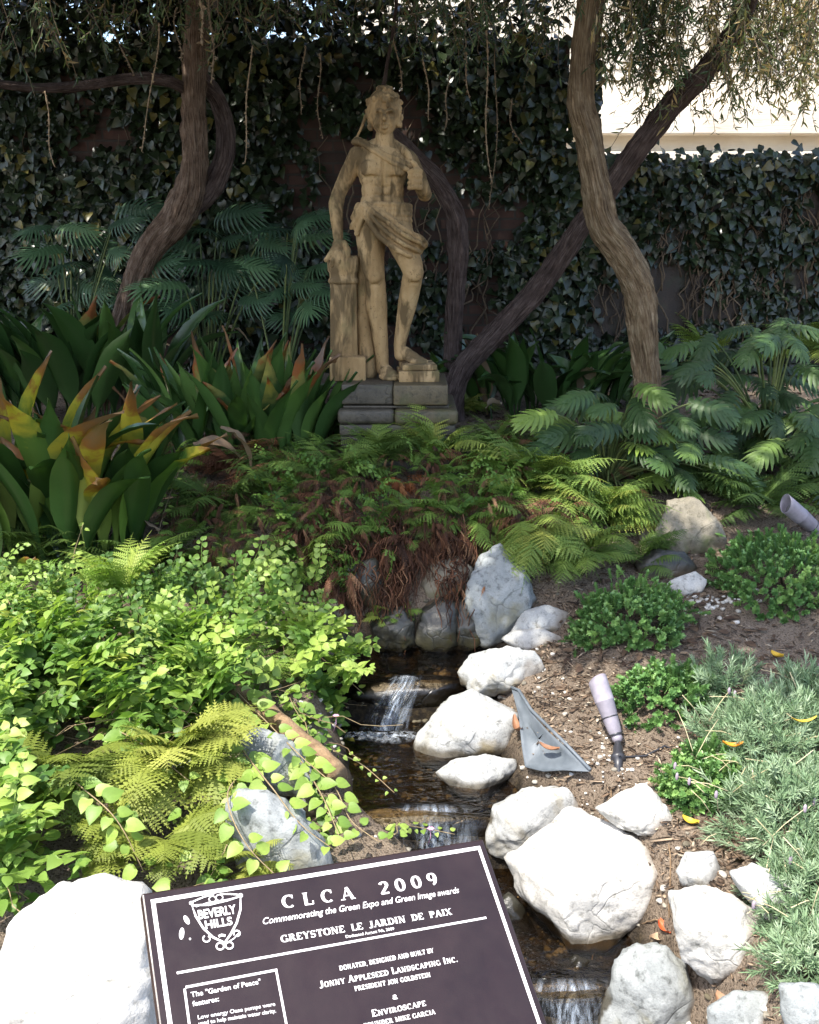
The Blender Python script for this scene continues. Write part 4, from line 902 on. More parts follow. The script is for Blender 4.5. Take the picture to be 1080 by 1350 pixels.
lathe(A, S(453, 374, 3), (0, 0, 1), [(0, .001), (0, 19 * KS), (3 * KS, 20.5 * KS), (6 * KS, 19.5 * KS), (8 * KS, 18 * KS), (14 * KS, 18.5 * KS), (17 * KS, 20.5 * KS), (26 * KS, 21 * KS), (34 * KS, 20 * KS), (36 * KS, 18 * KS), (36 * KS, .001)], 40)
A.build('column_cap', M_stat, st)
def blockpart(name, x0, x1, y0, y1, d0, d1, parent, m=None, rot=0.0, bev=.008, zb=None):
    """block whose front face spans the given photo pixels; depth d0..d1 in metres"""
    a = P(x0, y0, d0); b_ = P(x1, y0, d0); zt_ = a[2]; zb_ = P(x0, y1, d0)[2] if zb is None else zb
    A_ = Acc(); c_, s_ = math.cos(rot), math.sin(rot); A_.box(((a[0] + b_[0]) / 2, (d0 + d1) / 2, (zt_ + zb_) / 2), b_[0] - a[0], d1 - d0, zt_ - zb_, [[c_, -s_, 0], [s_, c_, 0], [0, 0, 1]])
    V_ = A_.V[0]
    o_ = A_.build(name, m or M_stat, parent); bv_ = o_.modifiers.new('b', 'BEVEL'); bv_.width = bev; bv_.segments = 3
    return o_
blockpart('column_base', 434, 482, 471, 503, 4.9, 5.12, st, zb=zt - .005)
A = Acc(); chain(A, [(478, 420, 12, 9), (482, 450, 12, 11), (486, 490, 10, 13)]); chain(A, [(486, 300, 14, 12), (480, 380, 16, 10), (480, 430, 14, 10)]); ss = A.build('strut', M_stat, st); remesh(ss, .007, 3)
blockpart('foot_block', 528, 574, 481, 489, 4.86, 5.08, st, zb=P(528, 489, 4.86)[2], rot=.1)
blockpart('foot_block', 524, 578, 489.5, 503, 4.85, 5.1, st, zb=zt - .005, rot=.06)
# plinth
M_pl1 = m_stone('plinth_stone', (.10, .08, .045), (.20, .16, .09), (.04, .034, .02), (.11, .12, .05), 1.0)
M_pl2 = m_stone('plinth_grey_stone', (.065, .057, .044), (.135, .12, .092), (.03, .027, .02), (.11, .11, .055), 1.2)
pz = empty('plinth', (S(518, 500)[0], 5.0, Hs(-.08, 5.0)), 'stepped grey and tan stone plinth under the statue', 'plinth')
def course(x0, x1, y0, y1, d0, m, nm): return blockpart(nm, x0, x1, y0, y1, d0, 5.26, pz, m, bev=.012)
ps = P(518, 503, 4.74)[2]
def pblock(nm, x0, x1, z0, z1, d0, d1, m, bev=.01):
    A_ = Acc(); A_.box(((x0 + x1) / 2, (d0 + d1) / 2, (z0 + z1) / 2), x1 - x0, d1 - d0, z1 - z0); o_ = A_.build(nm, m, pz)
    bv_ = o_.modifiers.new('b', 'BEVEL'); bv_.width = bev; bv_.segments = 3
    sb = o_.modifiers.new('sd', 'SUBSURF'); sb.subdivision_type = 'SIMPLE'; sb.levels = 0; sb.render_levels = 0
X = lambda px: P(px, 515, 4.76)[0]
pblock('slab', X(450), X(518.5), zt - .10, zt, 4.76, 5.24, M_pl2); pblock('slab', X(518.6), X(591), zt - .102, zt - .002, 4.745, 5.24, M_pl1)
pblock('fillet', X(452), X(592), zt - .118, zt - .106, 4.77, 5.22, M_pl2, .004)
pblock('ledge', X(445), X(520), zt - .19, zt - .1185, 4.72, 5.28, M_pl2, .02); pblock('ledge', X(520.4), X(604), zt - .192, zt - .1185, 4.71, 5.28, M_pl1, .02)
pblock('course', X(447), X(601), zt - .25, zt - .193, 4.735, 5.27, M_pl2); pblock('course', X(448), X(600), zt - .36, zt - .251, 4.745, 5.27, M_pl2)
pblock('footing', X(440), X(606), zt - .62, zt - .3605, 4.70, 5.3, M_pl2)

# ---------------- trees ----------------
def m_bark(name, c0, c1, c2):
    m, t, b = mat(name); v = coords(t)
    cb = t.nodes.new('ShaderNodeCombineXYZ'); t.links.new(attr(t, 'rnd'), cb.inputs[0]); t.links.new(attr(t, 'tt'), cb.inputs[1])
    mp = t.nodes.new('ShaderNodeMapping'); mp.inputs['Scale'].default_value = (26, 9, 1); t.links.new(cb.outputs[0], mp.inputs[0])
    n1 = noise(t, 1, 5, .65, mp.outputs[0], .4); n2 = noise(t, 16, 4, .6, v)
    mx = nd(t, 'ShaderNodeMath', operation='MULTIPLY_ADD'); t.links.new(n2, mx.inputs[0]); mx.inputs[1].default_value = .45; t.links.new(n1, mx.inputs[2])
    c = ramp(t, mx.outputs[0], [(.5, c0), (.7, c1), (.9, c2)])
    t.links.new(c, b.inputs['Base Color']); b.inputs['Roughness'].default_value = .92; b.inputs['Specular IOR Level'].default_value = .2
    bump(t, b, mx.outputs[0], 1.0, .04); return m
M_bark1 = m_bark('stringy_brown_bark', (.05, .032, .022), (.15, .10, .07), (.27, .20, .15))
M_bark2 = m_bark('tan_furrowed_bark', (.075, .048, .028), (.21, .145, .085), (.36, .28, .18))
M_bark3 = m_bark('dark_purple_brown_bark', (.035, .024, .022), (.10, .07, .062), (.19, .145, .13))
def spline(pts, n):
    p = np.asarray(pts, float); k = np.concatenate([[0], np.cumsum(np.linalg.norm(np.diff(p[:, :3], axis=0), axis=1))])
    s = np.linspace(0, k[-1], n); m_ = np.gradient(p, k, axis=0); i = np.clip(np.searchsorted(k, s) - 1, 0, len(k) - 2)
    h = (k[i + 1] - k[i])[:, None]; u = ((s - k[i])[:, None]) / h
    return (2 * u ** 3 - 3 * u ** 2 + 1) * p[i] + (u ** 3 - 2 * u ** 2 + u) * h * m_[i] + (-2 * u ** 3 + 3 * u ** 2) * p[i + 1] + (u ** 3 - u ** 2) * h * m_[i + 1]
def limb(A, pts, sides=40, seed=0, step=.012, ridge=.2, twist=1.2, wsc=.72):
    """pts: (px,py,Y,halfwidth_px) or ('w',x,y,z,r)"""
    q = [(*P(a[0], a[1], a[2]), a[3] * mpp(P(a[0], a[1], a[2]))) if a[0] != 'w' else a[1:] for a in pts]
    q = np.array(q); q[:, 3] *= wsc; L = np.sum(np.linalg.norm(np.diff(q[:, :3], axis=0), axis=1)); n = max(6, int(L / step)); c = spline(q, n)
    pts_, rad = c[:, :3], c[:, 3]; tg = unit(np.gradient(pts_, axis=0)); a = unit(np.cross(tg[0], (0, 1, .1))); V = []; rn = []; tt = []
    th = np.arange(sides) * 2 * math.pi / sides; s_ = np.linspace(0, L, n)
    for k in range(n):
        a = unit(a - tg[k] * a.dot(tg[k])); b = np.cross(tg[k], a)
        ang = th + twist * s_[k]
        qn = np.stack([np.cos(ang) * 2.4, np.sin(ang) * 2.4, np.full(sides, s_[k] * 1.5)], 1)
        rr = rad[k] * (1 + ridge * (fbm(qn, 1.7, 3, seed)) + .12 * np.maximum(0, vnoise(np.stack([np.cos(th), np.sin(th), np.full(sides, s_[k] * 5)], 1), 1.3, seed + 9) - .35) + .10 * fbm(np.stack([np.cos(th), np.sin(th), np.full(sides, s_[k] * 4)], 1), 1.2, 2, seed + 5))
        rr = rr * (1 + .10 * vnoise(np.stack([np.cos(ang) * 6, np.sin(ang) * 6, np.full(sides, s_[k] * 7)], 1), 1.6, seed + 3) + .05 * vnoise(np.stack([np.cos(ang) * 14, np.sin(ang) * 14, np.full(sides, s_[k] * 22)], 1), 1, seed + 4))
        V.append(pts_[k] + rr[:, None] * (np.cos(th)[:, None] * a + np.sin(th)[:, None] * b)); rn.append(np.abs((ang / (2 * math.pi)) % 1 * 2 - 1)); tt.append(np.full(sides, s_[k]))
    F = [(k * sides + j, k * sides + (j + 1) % sides, (k + 1) * sides + (j + 1) % sides, (k + 1) * sides + j) for k in range(n - 1) for j in range(sides)]
    F += [tuple(range(sides))[::-1], tuple(range((n - 1) * sides, n * sides))]
    A.add(np.concatenate(V), F, np.concatenate(rn), np.concatenate(tt)); return c
def gnd(x, y): return ('w', x, y, Hs(x, y) - .15)
T = {}
b0 = P(158, 450, 6.1)
T['l'] = empty('tree', (b0[0] - .1, 6.1, Hs(b0[0], 6.1)), 'crooked brown tree at left with a looped second stem and a long level branch', 'tree')
A = Acc(); limb(A, [('w', b0[0] - .08, 6.1, Hs(b0[0], 6.1) - .1, .12), (160, 436, 6.1, 23), (178, 372, 6.1, 23), (204, 322, 6.08, 25), (236, 284, 6.05, 27), (254, 240, 6.0, 25), (257, 180, 5.98, 23), (256, 120, 5.98, 21), (259, 60, 5.95, 20), (262, 0, 5.92, 21), (268, -90, 5.85, 20), (240, -190, 5.7, 16)], 44, 1)
A.build('trunk', M_bark1, T['l'])
A = Acc(); limb(A, [(244, 280, 6.06, 18), (274, 250, 6.1, 20), (297, 205, 6.12, 17), (296, 160, 6.15, 15), (283, 124, 6.1, 14), (264, 102, 6.0, 13), (256, 90, 5.96, 9)], 32, 2); A.build('stem', M_bark3, T['l'])
A = Acc(); limb(A, [(250, 118, 5.98, 10), (222, 107, 5.9, 9.5), (190, 103, 5.85, 9.5), (150, 107, 5.8, 8.6), (100, 114, 5.75, 8.2), (50, 116, 5.7, 7.8), (0, 111, 5.6, 7.4), (-70, 100, 5.5, 7)], 24, 3); A.build('branch', M_bark3, T['l'])
b1 = P(852, 560, 5.0)
T['r'] = empty('tree', (b1[0], 5.0, Hs(b1[0], 5.0)), 'tan furrowed tree at right with a strongly bent trunk', 'tree')
A = Acc(); limb(A, [('w', b1[0], 5.0, Hs(b1[0], 5.0) - .1, .13), (854, 510, 5.0, 22), (848, 440, 5.0, 25), (842, 380, 5.0, 27), (822, 334, 4.99, 27), (797, 296, 4.98, 26), (786, 240, 4.98, 24), (776, 180, 4.98, 24), (766, 140, 4.97, 24), (766, 90, 4.96, 21), (772, 40, 4.95, 22), (778, 0, 4.94, 25), (786, -90, 4.9, 22), (750, -200, 4.8, 15)], 44, 4)
A.build('trunk', M_bark2, T['r'])
b2 = P(606, 500, 5.75)
T['d'] = empty('tree', (b2[0] - .06, 5.75, Hs(b2[0], 5.75)), 'dark tree leaning diagonally to the right behind the bent tan trunk', 'tree')
A = Acc(); limb(A, [('w', b2[0] - .12, 5.75, Hs(b2[0], 5.75) - .1, .09), (614, 482, 5.75, 19), (660, 432, 5.72, 19), (706, 384, 5.68, 18), (744, 330, 5.6, 19), (776, 284, 5.52, 19), (815, 232, 5.4, 20), (855, 178, 5.3, 20), (895, 130, 5.2, 20), (932, 92, 5.1, 19), (966, 46, 5.0, 17), (984, 12, 4.9, 14), (1010, -60, 4.7, 13), (1060, -160, 4.5, 10)], 36, 5)
A.build('trunk', M_bark3, T['d'])
b3 = P(602, 470, 5.85)
T['c'] = empty('tree', (b3[0], 5.85, Hs(b3[0], 5.85)), 'slender dark reddish tree curving up behind the statue', 'tree')
A = Acc(); limb(A, [('w', b3[0], 5.85, Hs(b3[0], 5.85) - .1, .075), (598, 440, 5.85, 16), (601, 380, 5.85, 16), (604, 320, 5.85, 17), (600, 284, 5.84, 17), (582, 246, 5.8, 15), (558, 216, 5.75, 12), (534, 188, 5.7, 9), (514, 165, 5.65, 7), (504, 140, 5.6, 6), (508, 100, 5.5, 3.5), (520, 30, 5.4, 3), (526, -60, 5.3, 3)], 32, 6)
A.build('trunk', M_bark3, T['c'])
# ---------------- leaf materials ----------------
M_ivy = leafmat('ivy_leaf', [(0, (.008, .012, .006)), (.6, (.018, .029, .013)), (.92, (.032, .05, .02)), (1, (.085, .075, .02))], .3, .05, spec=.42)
M_vine = leafmat('creeping_leaf', [(0, (.05, .12, .022)), (.35, (.14, .25, .045)), (.75, (.28, .39, .075)), (.93, (.34, .44, .11)), (1, (.42, .40, .10))], .5, .35)
M_vinestem = m_ramp('pale_brown_stem', [(0, (.16, .11, .06)), (1, (.32, .25, .14))])
M_asp = leafmat('broad_green_leaf', [(0, (.018, .045, .012)), (.6, (.045, .10, .024)), (1, (.09, .165, .04))], .3, .12, spec=.6, nscale=9)
M_aspb = leafmat('browning_broad_leaf', [(0, (.055, .12, .022)), (.6, (.12, .20, .035)), (1, (.24, .28, .07))], .38, .2, tip=[(.40, .34, .035), (.28, .12, .03), (.20, .125, .065)], tstart=.66, nscale=9)
M_aspr = leafmat('rust_tipped_leaf', [(0, (.03, .07, .02)), (.6, (.05, .10, .03)), (1, (.1, .14, .06))], .4, .15, tip=[(.20, .19, .05), (.24, .075, .022), (.15, .085, .045)], tstart=.66, nscale=9)
M_dead = leafmat('dry_papery_leaf', [(0, (.12, .07, .04)), (.5, (.26, .18, .11)), (1, (.42, .34, .25))], .7, .15, nscale=12)
M_phil = leafmat('split_leaf_blade', [(0, (.02, .045, .014)), (.6, (.06, .115, .03)), (1, (.17, .25, .04))], .5, .15, spec=.4)
M_philb = leafmat('blue_green_blade', [(0, (.018, .045, .02)), (.6, (.045, .095, .045)), (1, (.09, .165, .07))], .45, .1, spec=.45)
M_stalk = m_ramp('green_stalk', [(0, (.05, .08, .025)), (1, (.16, .19, .06))], .5)
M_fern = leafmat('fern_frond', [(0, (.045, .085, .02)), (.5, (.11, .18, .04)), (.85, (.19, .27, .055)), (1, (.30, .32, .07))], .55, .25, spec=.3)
M_fernl = leafmat('light_green_frond', [(0, (.11, .2, .04)), (.6, (.2, .31, .06)), (1, (.33, .39, .08))], .55, .3, spec=.3)
M_ferny = leafmat('yellow_frond', [(0, (.10, .14, .025)), (.6, (.20, .24, .04)), (1, (.33, .35, .08))], .55, .3, spec=.3)
M_fernd = leafmat('dead_frond', [(0, (.035, .018, .012)), (.5, (.095, .042, .024)), (.85, (.17, .075, .04)), (1, (.28, .16, .09))], .75, .12, spec=.2)
M_rust = leafmat('rusty_frond', [(0, (.16, .05, .02)), (.6, (.30, .10, .035)), (1, (.38, .17, .07))], .7, .2, spec=.2)
M_shrub = leafmat('shrub_leaf', [(0, (.06, .14, .04)), (.5, (.13, .26, .075)), (1, (.26, .40, .12))], .45, .2)
M_lav = leafmat('grey_green_leaf', [(0, (.11, .18, .09)), (.5, (.22, .32, .18)), (.9, (.36, .45, .30)), (1, (.38, .42, .14))], .6, .15, spec=.25)
M_tree = leafmat('narrow_tree_leaf', [(0, (.02, .04, .015)), (.5, (.05, .085, .03)), (.85, (.10, .14, .05)), (1, (.22, .15, .06))], .5, .25)
M_dry_lit = leafmat('sun_tinted_narrow_leaf', [(0, (.07, .09, .04)), (.4, (.15, .17, .07)), (.7, (.32, .24, .11)), (1, (.5, .36, .18))], .55, .35)  # gold tones lifted to paint sunlight into these hanging leaves
M_twig = m_ramp('thin_twigs', [(0, (.07, .05, .035)), (1, (.2, .15, .10))])
M_strand = m_ramp('dry_seed_strand', [(0, (.09, .065, .04)), (1, (.26, .19, .12))])

# ---------------- leaf templates (y = along the leaf, z = up) ----------------
def outline_leaf(half, fold=.12, droop=.15):
    """half: (x,y) from base to tip; mirrored; midrib row in the middle"""
    h = np.array(half, float); n = len(h); V = []; t = []
    for x, y in h:
        z = -droop * y * y
        for s in (-1, 0, 1): V.append((s * x, y, z + abs(s) * fold * x)); t.append(y)
    F = [q for k in range(n - 1) for q in ((3 * k, 3 * k + 1, 3 * k + 4, 3 * k + 3), (3 * k + 1, 3 * k + 2, 3 * k + 5, 3 * k + 4))]
    return tpl(V, F, t)
IVY = outline_leaf([(.03, .04), (.30, -.02), (.42, .14), (.40, .36), (.27, .56), (.15, .80), (0.01, 1.0)], .16, .22)
ROUND = outline_leaf([(.02, .02), (.24, .0), (.40, .14), (.45, .32), (.40, .55), (.27, .76), (.12, .92), (.01, 1.04)], .30, .22)
ROUNDB = outline_leaf([(.02, .02), (.22, .02), (.34, .16), (.38, .34), (.36, .55), (.22, .78), (.10, .92), (.01, 1.05)], -.25, .45)
NARROW = outline_leaf([(.01, 0), (.09, .3), (.08, .65), (.005, 1.0)], .3, .25)
OVAL = outline_leaf([(.02, 0), (.26, .35), (.22, .75), (.02, 1.0)], .3, .2)
FLAT = outline_leaf([(.02, 0), (.22, .4), (.02, 1.0)], .2, .2)
def merge(parts):
    """parts: list of (tpl, M, T) -> one template"""
    V = []; L = []; C = []; t = []; n = 0
    for (v, l, c, tt), M_, T_ in parts:
        V.append(v @ np.asarray(M_).T + T_); L.append(l + n); C.append(c); t.append(tt); n += len(v)
    return (np.concatenate(V), np.concatenate(L), np.concatenate(C), np.concatenate(t))
def tube_tpl(pts, rad, sides=4):
    A = Acc(); A.tube(pts, rad, sides, cap=False); return (A.V[0], A.L[0], A.C[0], np.zeros(len(A.V[0])))
def fr1(d, u): return frames(np.array([d]), np.array([u]))[0]

def pinna_tpl(nteeth=8, w=.13, notch=.30):
    V = []; t = []; F = []
    for k in range(nteeth + 1):
        y = k / nteeth; V.append((0, y, -.10 * y * y)); t.append(y)
    for s in (-1, 1):
        for k in range(nteeth):
            y = (k + .75) / nteeth; ww = w * (1 - y ** 2.2) + .015; b = len(V)
            V.append((s * ww, y + .03, -.10 * y * y + .02)); V.append((s * ww * notch, (k + .95) / nteeth, -.10 * y * y)); t += [y, y]
            F.append((k, b, b + 1, k + 1) if s > 0 else (k, k + 1, b + 1, b))
    return tpl(V, F, t)
PIN = pinna_tpl()
PIN2 = pinna_tpl(7, .17, .42)
def frond_tpl(n=17, wid=.30, a=.25, b=.55, pin=PIN, seed=0, droop=.3, ang=68):
    r = np.random.default_rng(seed); parts = []; pts = []
    f = lambda s: np.array([.03 * math.sin(s * 5 + seed), s * (1 - .15 * s), a * s - b * s * s])
    for k in range(12): pts.append(f(k / 11))
    parts.append((tube_tpl(np.array(pts), np.linspace(.007, .002, 12), 3), np.eye(3), np.zeros(3)))
    for k in range(n):
        s = .12 + .88 * k / n; L = wid * (math.sin(math.pi * min(1, (s + .12) ** .8)) ** .7 * .9 + .12) * r.uniform(.85, 1.1)
        if k == n - 1: L *= .6
        p = f(s); tg = unit(f(min(1, s + .02)) - f(s - .02))
        nrm = unit(np.cross((1, 0, 0), tg)); nrm = nrm if nrm[2] > 0 else -nrm
        for sd_ in (-1, 1):
            an = R(ang - 22 * s + r.uniform(-6, 6)); d = sd_ * math.sin(an) * np.array([1, 0, 0]) + math.cos(an) * tg - droop * nrm * r.uniform(.2, 1)
            M_ = fr1(d, nrm) * L; parts.append((pin, M_, p))
    t_ = merge(parts); v = t_[0]; return (v, t_[1], t_[2], np.clip(v[:, 1], 0, 1))
FR = [frond_tpl(17, .27, .30, .60, PIN, k, .25 + .1 * k) for k in range(4)]
FRS = [frond_tpl(17, .36, .25, .55, PIN2, k + 7, .3) for k in range(3)]
FRD = [frond_tpl(12, .22, .15, .75, PIN2, k + 17, 1.6, 40) for k in range(4)]     # shrivelled fronds
def put_fronds(A, base, n, L, seed, el=(20, 70), az=(0, 360), protos=FR, r0=.03, rnd=(0, 1), wsc=1.0):
    r = np.random.default_rng(seed)
    for q in range(n):
        a = R(r.uniform(*az)); e = R(r.uniform(*el)); d = np.array([math.sin(a) * math.cos(e), math.cos(a) * math.cos(e), math.sin(e)])
        l = L * r.uniform(.7, 1.1); x = unit(np.cross(d, (0, 0, 1.))); z = np.cross(x, d); ro = r.uniform(-.35, .35)
        x2 = x * math.cos(ro) + z * math.sin(ro); z2 = np.cross(x2, d)
        M_ = np.stack([x2 * l * wsc, d * l, z2 * l], 1)
        A.stamp(protos[q % len(protos)], M_[None], (np.asarray(base) + d * r0 + r.normal(0, .012, 3) * (1, 1, .3))[None], np.array([r.uniform(*rnd)]))
def fern(px, py, n, L, m, label, seed, group=None, name='fern', lift=0.0, **kw):
    b = G(px, py); b = b + (0, 0, lift); A = Acc(); put_fronds(A, b, int(n * 1.7), L * 1.18, seed, **kw)
    return tag(A.build(name, m, origin=b), label, 'fern', group)

# ---------------- ferns ----------------
fern(712, 650, 24, .40, M_fern, 'full green fern arching down over the tall grey boulder', 1, az=(100, 290), el=(8, 65), rnd=(.55, 1))
fern(792, 690, 20, .33, M_fern, 'yellow green fern left of the tan boulders', 2, az=(70, 300), el=(10, 60), rnd=(.5, 1))
fern(655, 596, 10, .24, M_fern, 'small green fern right of the plinth above the rusty fronds', 3, az=(60, 300), rnd=(.3, .95))
fern(575, 628, 15, .32, M_fern, 'light green fern in front of the right half of the plinth', 4, el=(10, 75), rnd=(.55, 1), lift=.08)
fern(500, 628, 14, .28, M_fern, 'fern in front of the left half of the plinth', 5, el=(20, 75), rnd=(.3, .9), lift=.05)
fern(440, 640, 16, .30, M_fern, 'dull green fern left of the plinth over the rockery', 6, el=(5, 60), rnd=(.1, .8))
fern(540, 690, 10, .24, M_fern, 'fern growing out of the middle of the rockery', 7, az=(90, 270), el=(0, 50), rnd=(.2, .8))
fern(610, 690, 12, .26, M_fernl, 'pale green fern leaning over the dead fronds', 8, az=(80, 250), el=(0, 55), rnd=(.0, .8))
fern(470, 705, 10, .22, M_fernl, 'pale fern above the curtain of dead fronds', 9, az=(90, 300), el=(0, 50), rnd=(0, .6))
fern(400, 745, 12, .28, M_fernl, 'bright fern leaning towards the waterfall from the left', 10, az=(60, 250), el=(0, 55), rnd=(0, .8))
fern(385, 640, 18, .32, M_fern, 'dark fern beside the curled dead leaves', 11, el=(5, 60), rnd=(0, .55))
fern(290, 680, 20, .36, M_fern, 'dark green fern behind the creeping leaves', 12, az=(60, 300), el=(5, 60), rnd=(.25, .75))
fern(320, 630, 16, .32, M_fernd, 'brownish fern behind the dark green one', 13, el=(5, 60), rnd=(.3, 1))
fern(518, 815, 12, .09, M_fernl, 'tiny green fern on top of the mossy square rock', 14, az=(60, 300), el=(5, 50), protos=FRS, rnd=(.2, 1))
fern(388, 838, 6, .16, M_fernl, 'small fern frond at the left rim of the waterfall', 15, az=(30, 150), el=(10, 50), rnd=(.1, .7))
fern(606, 545, 9, .22, M_fern, 'yellowish fern at the right side of the plinth', 16, az=(0, 200), el=(10, 70), rnd=(.8, 1))
fern(930, 480, 11, .42, M_fern, 'arching yellow green fern behind the right plants', 17, el=(20, 75), rnd=(.7, 1))
fern(1068, 470, 10, .45, M_fern, 'fern at the right edge below the stone wall', 18, el=(10, 65), rnd=(.4, .9))
fern(700, 700, 18, .34, M_fern, 'bright fern with fronds hanging over the right side of the tall grey boulder', 51, az=(110, 270), el=(-10, 45), rnd=(.6, 1))
fern(760, 740, 14, .28, M_fern, 'fern between the tall grey boulder and the rounded low shrub', 52, az=(90, 300), el=(0, 60), rnd=(.4, .95))
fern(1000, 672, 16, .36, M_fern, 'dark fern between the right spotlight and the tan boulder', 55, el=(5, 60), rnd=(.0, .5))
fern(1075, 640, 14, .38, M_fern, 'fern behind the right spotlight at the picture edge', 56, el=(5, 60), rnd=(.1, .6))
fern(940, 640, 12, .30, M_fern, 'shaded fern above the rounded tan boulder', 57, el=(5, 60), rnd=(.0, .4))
fern(60, 745, 14, .34, M_fern, 'dark fern under the browned leaves at the left edge', 58, az=(60, 300), el=(5, 60), rnd=(.1, .7))
fern(200, 760, 14, .34, M_fern, 'dark fern behind the upright light green one', 59, az=(60, 300), el=(5, 60), rnd=(.1, .7))
fern(845, 745, 10, .24, M_fern, 'dark fern behind the rounded low shrub', 53, az=(60, 300), el=(10, 60), rnd=(.1, .6))
fern(690, 600, 14, .28, M_fern, 'fern between the rusty fronds and the large split leaf plant', 54, az=(60, 300), el=(10, 60), rnd=(.3, .9))
fern(830, 540, 9, .28, M_fern, 'olive fern at the foot of the bent tree', 19, el=(10, 60), rnd=(.1, .7))
fern(172, 850, 7, .30, M_fernl, 'upright light green fern standing in the creeping leaves', 20, el=(50, 85), rnd=(.5, 1), lift=.16)
fern(90, 1088, 15, .24, M_ferny, 'olive yellow fern at the left among the creeping leaves', 21, az=(50, 310), el=(-5, 55), protos=FRS, rnd=(0, .5), lift=.16)
fern(232, 1076, 15, .25, M_ferny, 'bright yellow fern above the plaque corner', 22, az=(40, 260), el=(0, 60), protos=FRS, rnd=(.45, 1), lift=.17)
fern(210, 1150, 12, .20, M_ferny, 'low yellow fern just behind the plaque corner', 23, az=(60, 280), el=(0, 50), protos=FRS, rnd=(.2, .8), lift=.10)
fern(335, 1150, 12, .13, M_ferny, 'small yellow green fern between plaque and grey rock', 24, az=(40, 300), el=(5, 60), protos=FRS, rnd=(.3, .9), lift=.03)
fern(330, 930, 6, .22, M_fernl, 'light fern in the middle of the creeping leaves', 25, el=(20, 70), rnd=(.3, .9), lift=.05)
for (px, py, n, L, m, lb, sd_, az, lift) in [
    (655, 615, 26, .24, M_rust, 'rusty orange clump of dead fronds right of the plinth', 31, (60, 300), .05),
    (522, 725, 34, .26, M_fernd, 'thick curtain of dead brown fronds hanging above the waterfall', 32, (120, 250), .02),
    (596, 715, 30, .25, M_fernd, 'dark red tangle of dead fronds left of the tall grey boulder', 33, (110, 260), .03),
    (450, 770, 30, .24, M_fernd, 'reddish dead fronds hanging down over the dark wet rock', 34, (110, 260), .05),
    (415, 700, 14, .22, M_fernd, 'brown dead fronds under the bright leaning fern', 35, (100, 270), .03),
    (530, 640, 20, .20, M_rust, 'reddish dead fronds in front of the plinth', 36, (80, 290), .03),
    (390, 590, 12, .14, M_rust, 'dry tan fronds left of the plinth', 37, (80, 290), .04),
    (640, 780, 12, .16, M_rust, 'orange dead fronds clinging to the rock wall', 38, (150, 280), .05)]:
    b = G(px, py) + (0, 0, lift); A = Acc(); put_fronds(A, b, int(n * 1.8), L * 1.15, sd_, el=(-75, 25), az=az, protos=FRD, r0=.02, wsc=.7)
    tag(A.build('dead_fern', m, origin=b), lb, 'fern')

# ---------------- broad leaved clumps ----------------
def strap_leaf(A, base, az, lean, L, Wd, bend, seed, rnd, ragged=0.0, twist=0.0, roll=None):
    r = np.random.default_rng(seed); n = 15; V = []; T_ = []; p = np.array(base, float); e = lean
    hx = np.array([math.sin(az), math.cos(az), 0]); side = np.array([math.cos(az), -math.sin(az), 0])
    for i in range(n):
        s = i / (n - 1); d = hx * math.cos(e) + np.array([0, 0, 1.]) * math.sin(e); nr = np.cross(side, d)
        blade = sstep(.16, .42, s) * (1 - sstep(.60, 1.03, s) ** 1.25 * (1.0))
        w = max(.006, Wd * .5 * float(blade) + .006 * (s < .3)); tw = twist * s; sd2 = side * math.cos(tw) + nr * math.sin(tw); n2 = np.cross(sd2, d)
        if i == n - 1: w = .001
        for u in (-1, -.5, 0, .5, 1):
            wav = .007 * math.sin(7 * s + 2.5 * u + seed) * (abs(u) > .4) + ragged * r.normal() * .008 * (s > .72)
            V.append(p + sd2 * u * w * (1 - ragged * .25 * abs(r.normal()) * (s > .78)) + n2 * (abs(u) ** 1.5 * w * .42 + wav)); T_.append(s)
        p = p + d * L / (n - 1); e -= bend * (.4 + 1.4 * s) / n
    F = [(i * 5 + j, i * 5 + j + 1, (i + 1) * 5 + j + 1, (i + 1) * 5 + j) for i in range(n - 1) for j in range(4)]
    A.add(V, F, rnd, np.array(T_))
def clump(px0, px1, py, n, L, Wd, label, seed, nb=0, mb=None, bend=.9, spread=.10, cat='plant', tones=(0, .8), Y=None):
    r = np.random.default_rng(seed); a, b_ = G(px0, py), G(px1, py)
    c = (a + b_) / 2; t = empty('broad_leaf_plant', (c[0], c[1], Hs(c[0], c[1])), label, cat)
    A = Acc(); B = Acc()
    for k in range(n + nb):
        u = r.uniform(0, 1); q = a + (b_ - a) * u + (0, r.uniform(-spread, spread * 1.6), 0); q[2] = Hs(q[0], q[1]) - .02
        out = math.atan2((u - .5) * 1.6 + r.normal(0, .5), -.25 + r.normal(0, .8)); brown = k >= n
        strap_leaf(B if brown else A, q, out, R(r.uniform(62, 88)), L * r.uniform(.7, 1.08), Wd * r.uniform(.75, 1.15), r.uniform(.3, 1.3) * bend, seed * 100 + k, r.uniform(*tones) if not brown else r.uniform(.05, 1), .6 if brown else 0, r.uniform(-.8, .8))
    A.build('leaves', M_asp, t)
    if nb: o = B.build('browned_leaves', mb or M_aspb, t); o['label'] = 'leaves with yellow and brown withered tips'
    return t
t = clump(-40, 185, 745, 46, .86, .13, 'large clump of broad green leaves with many browned tips at left', 1, 34, M_aspb, spread=.14, bend=1.25)
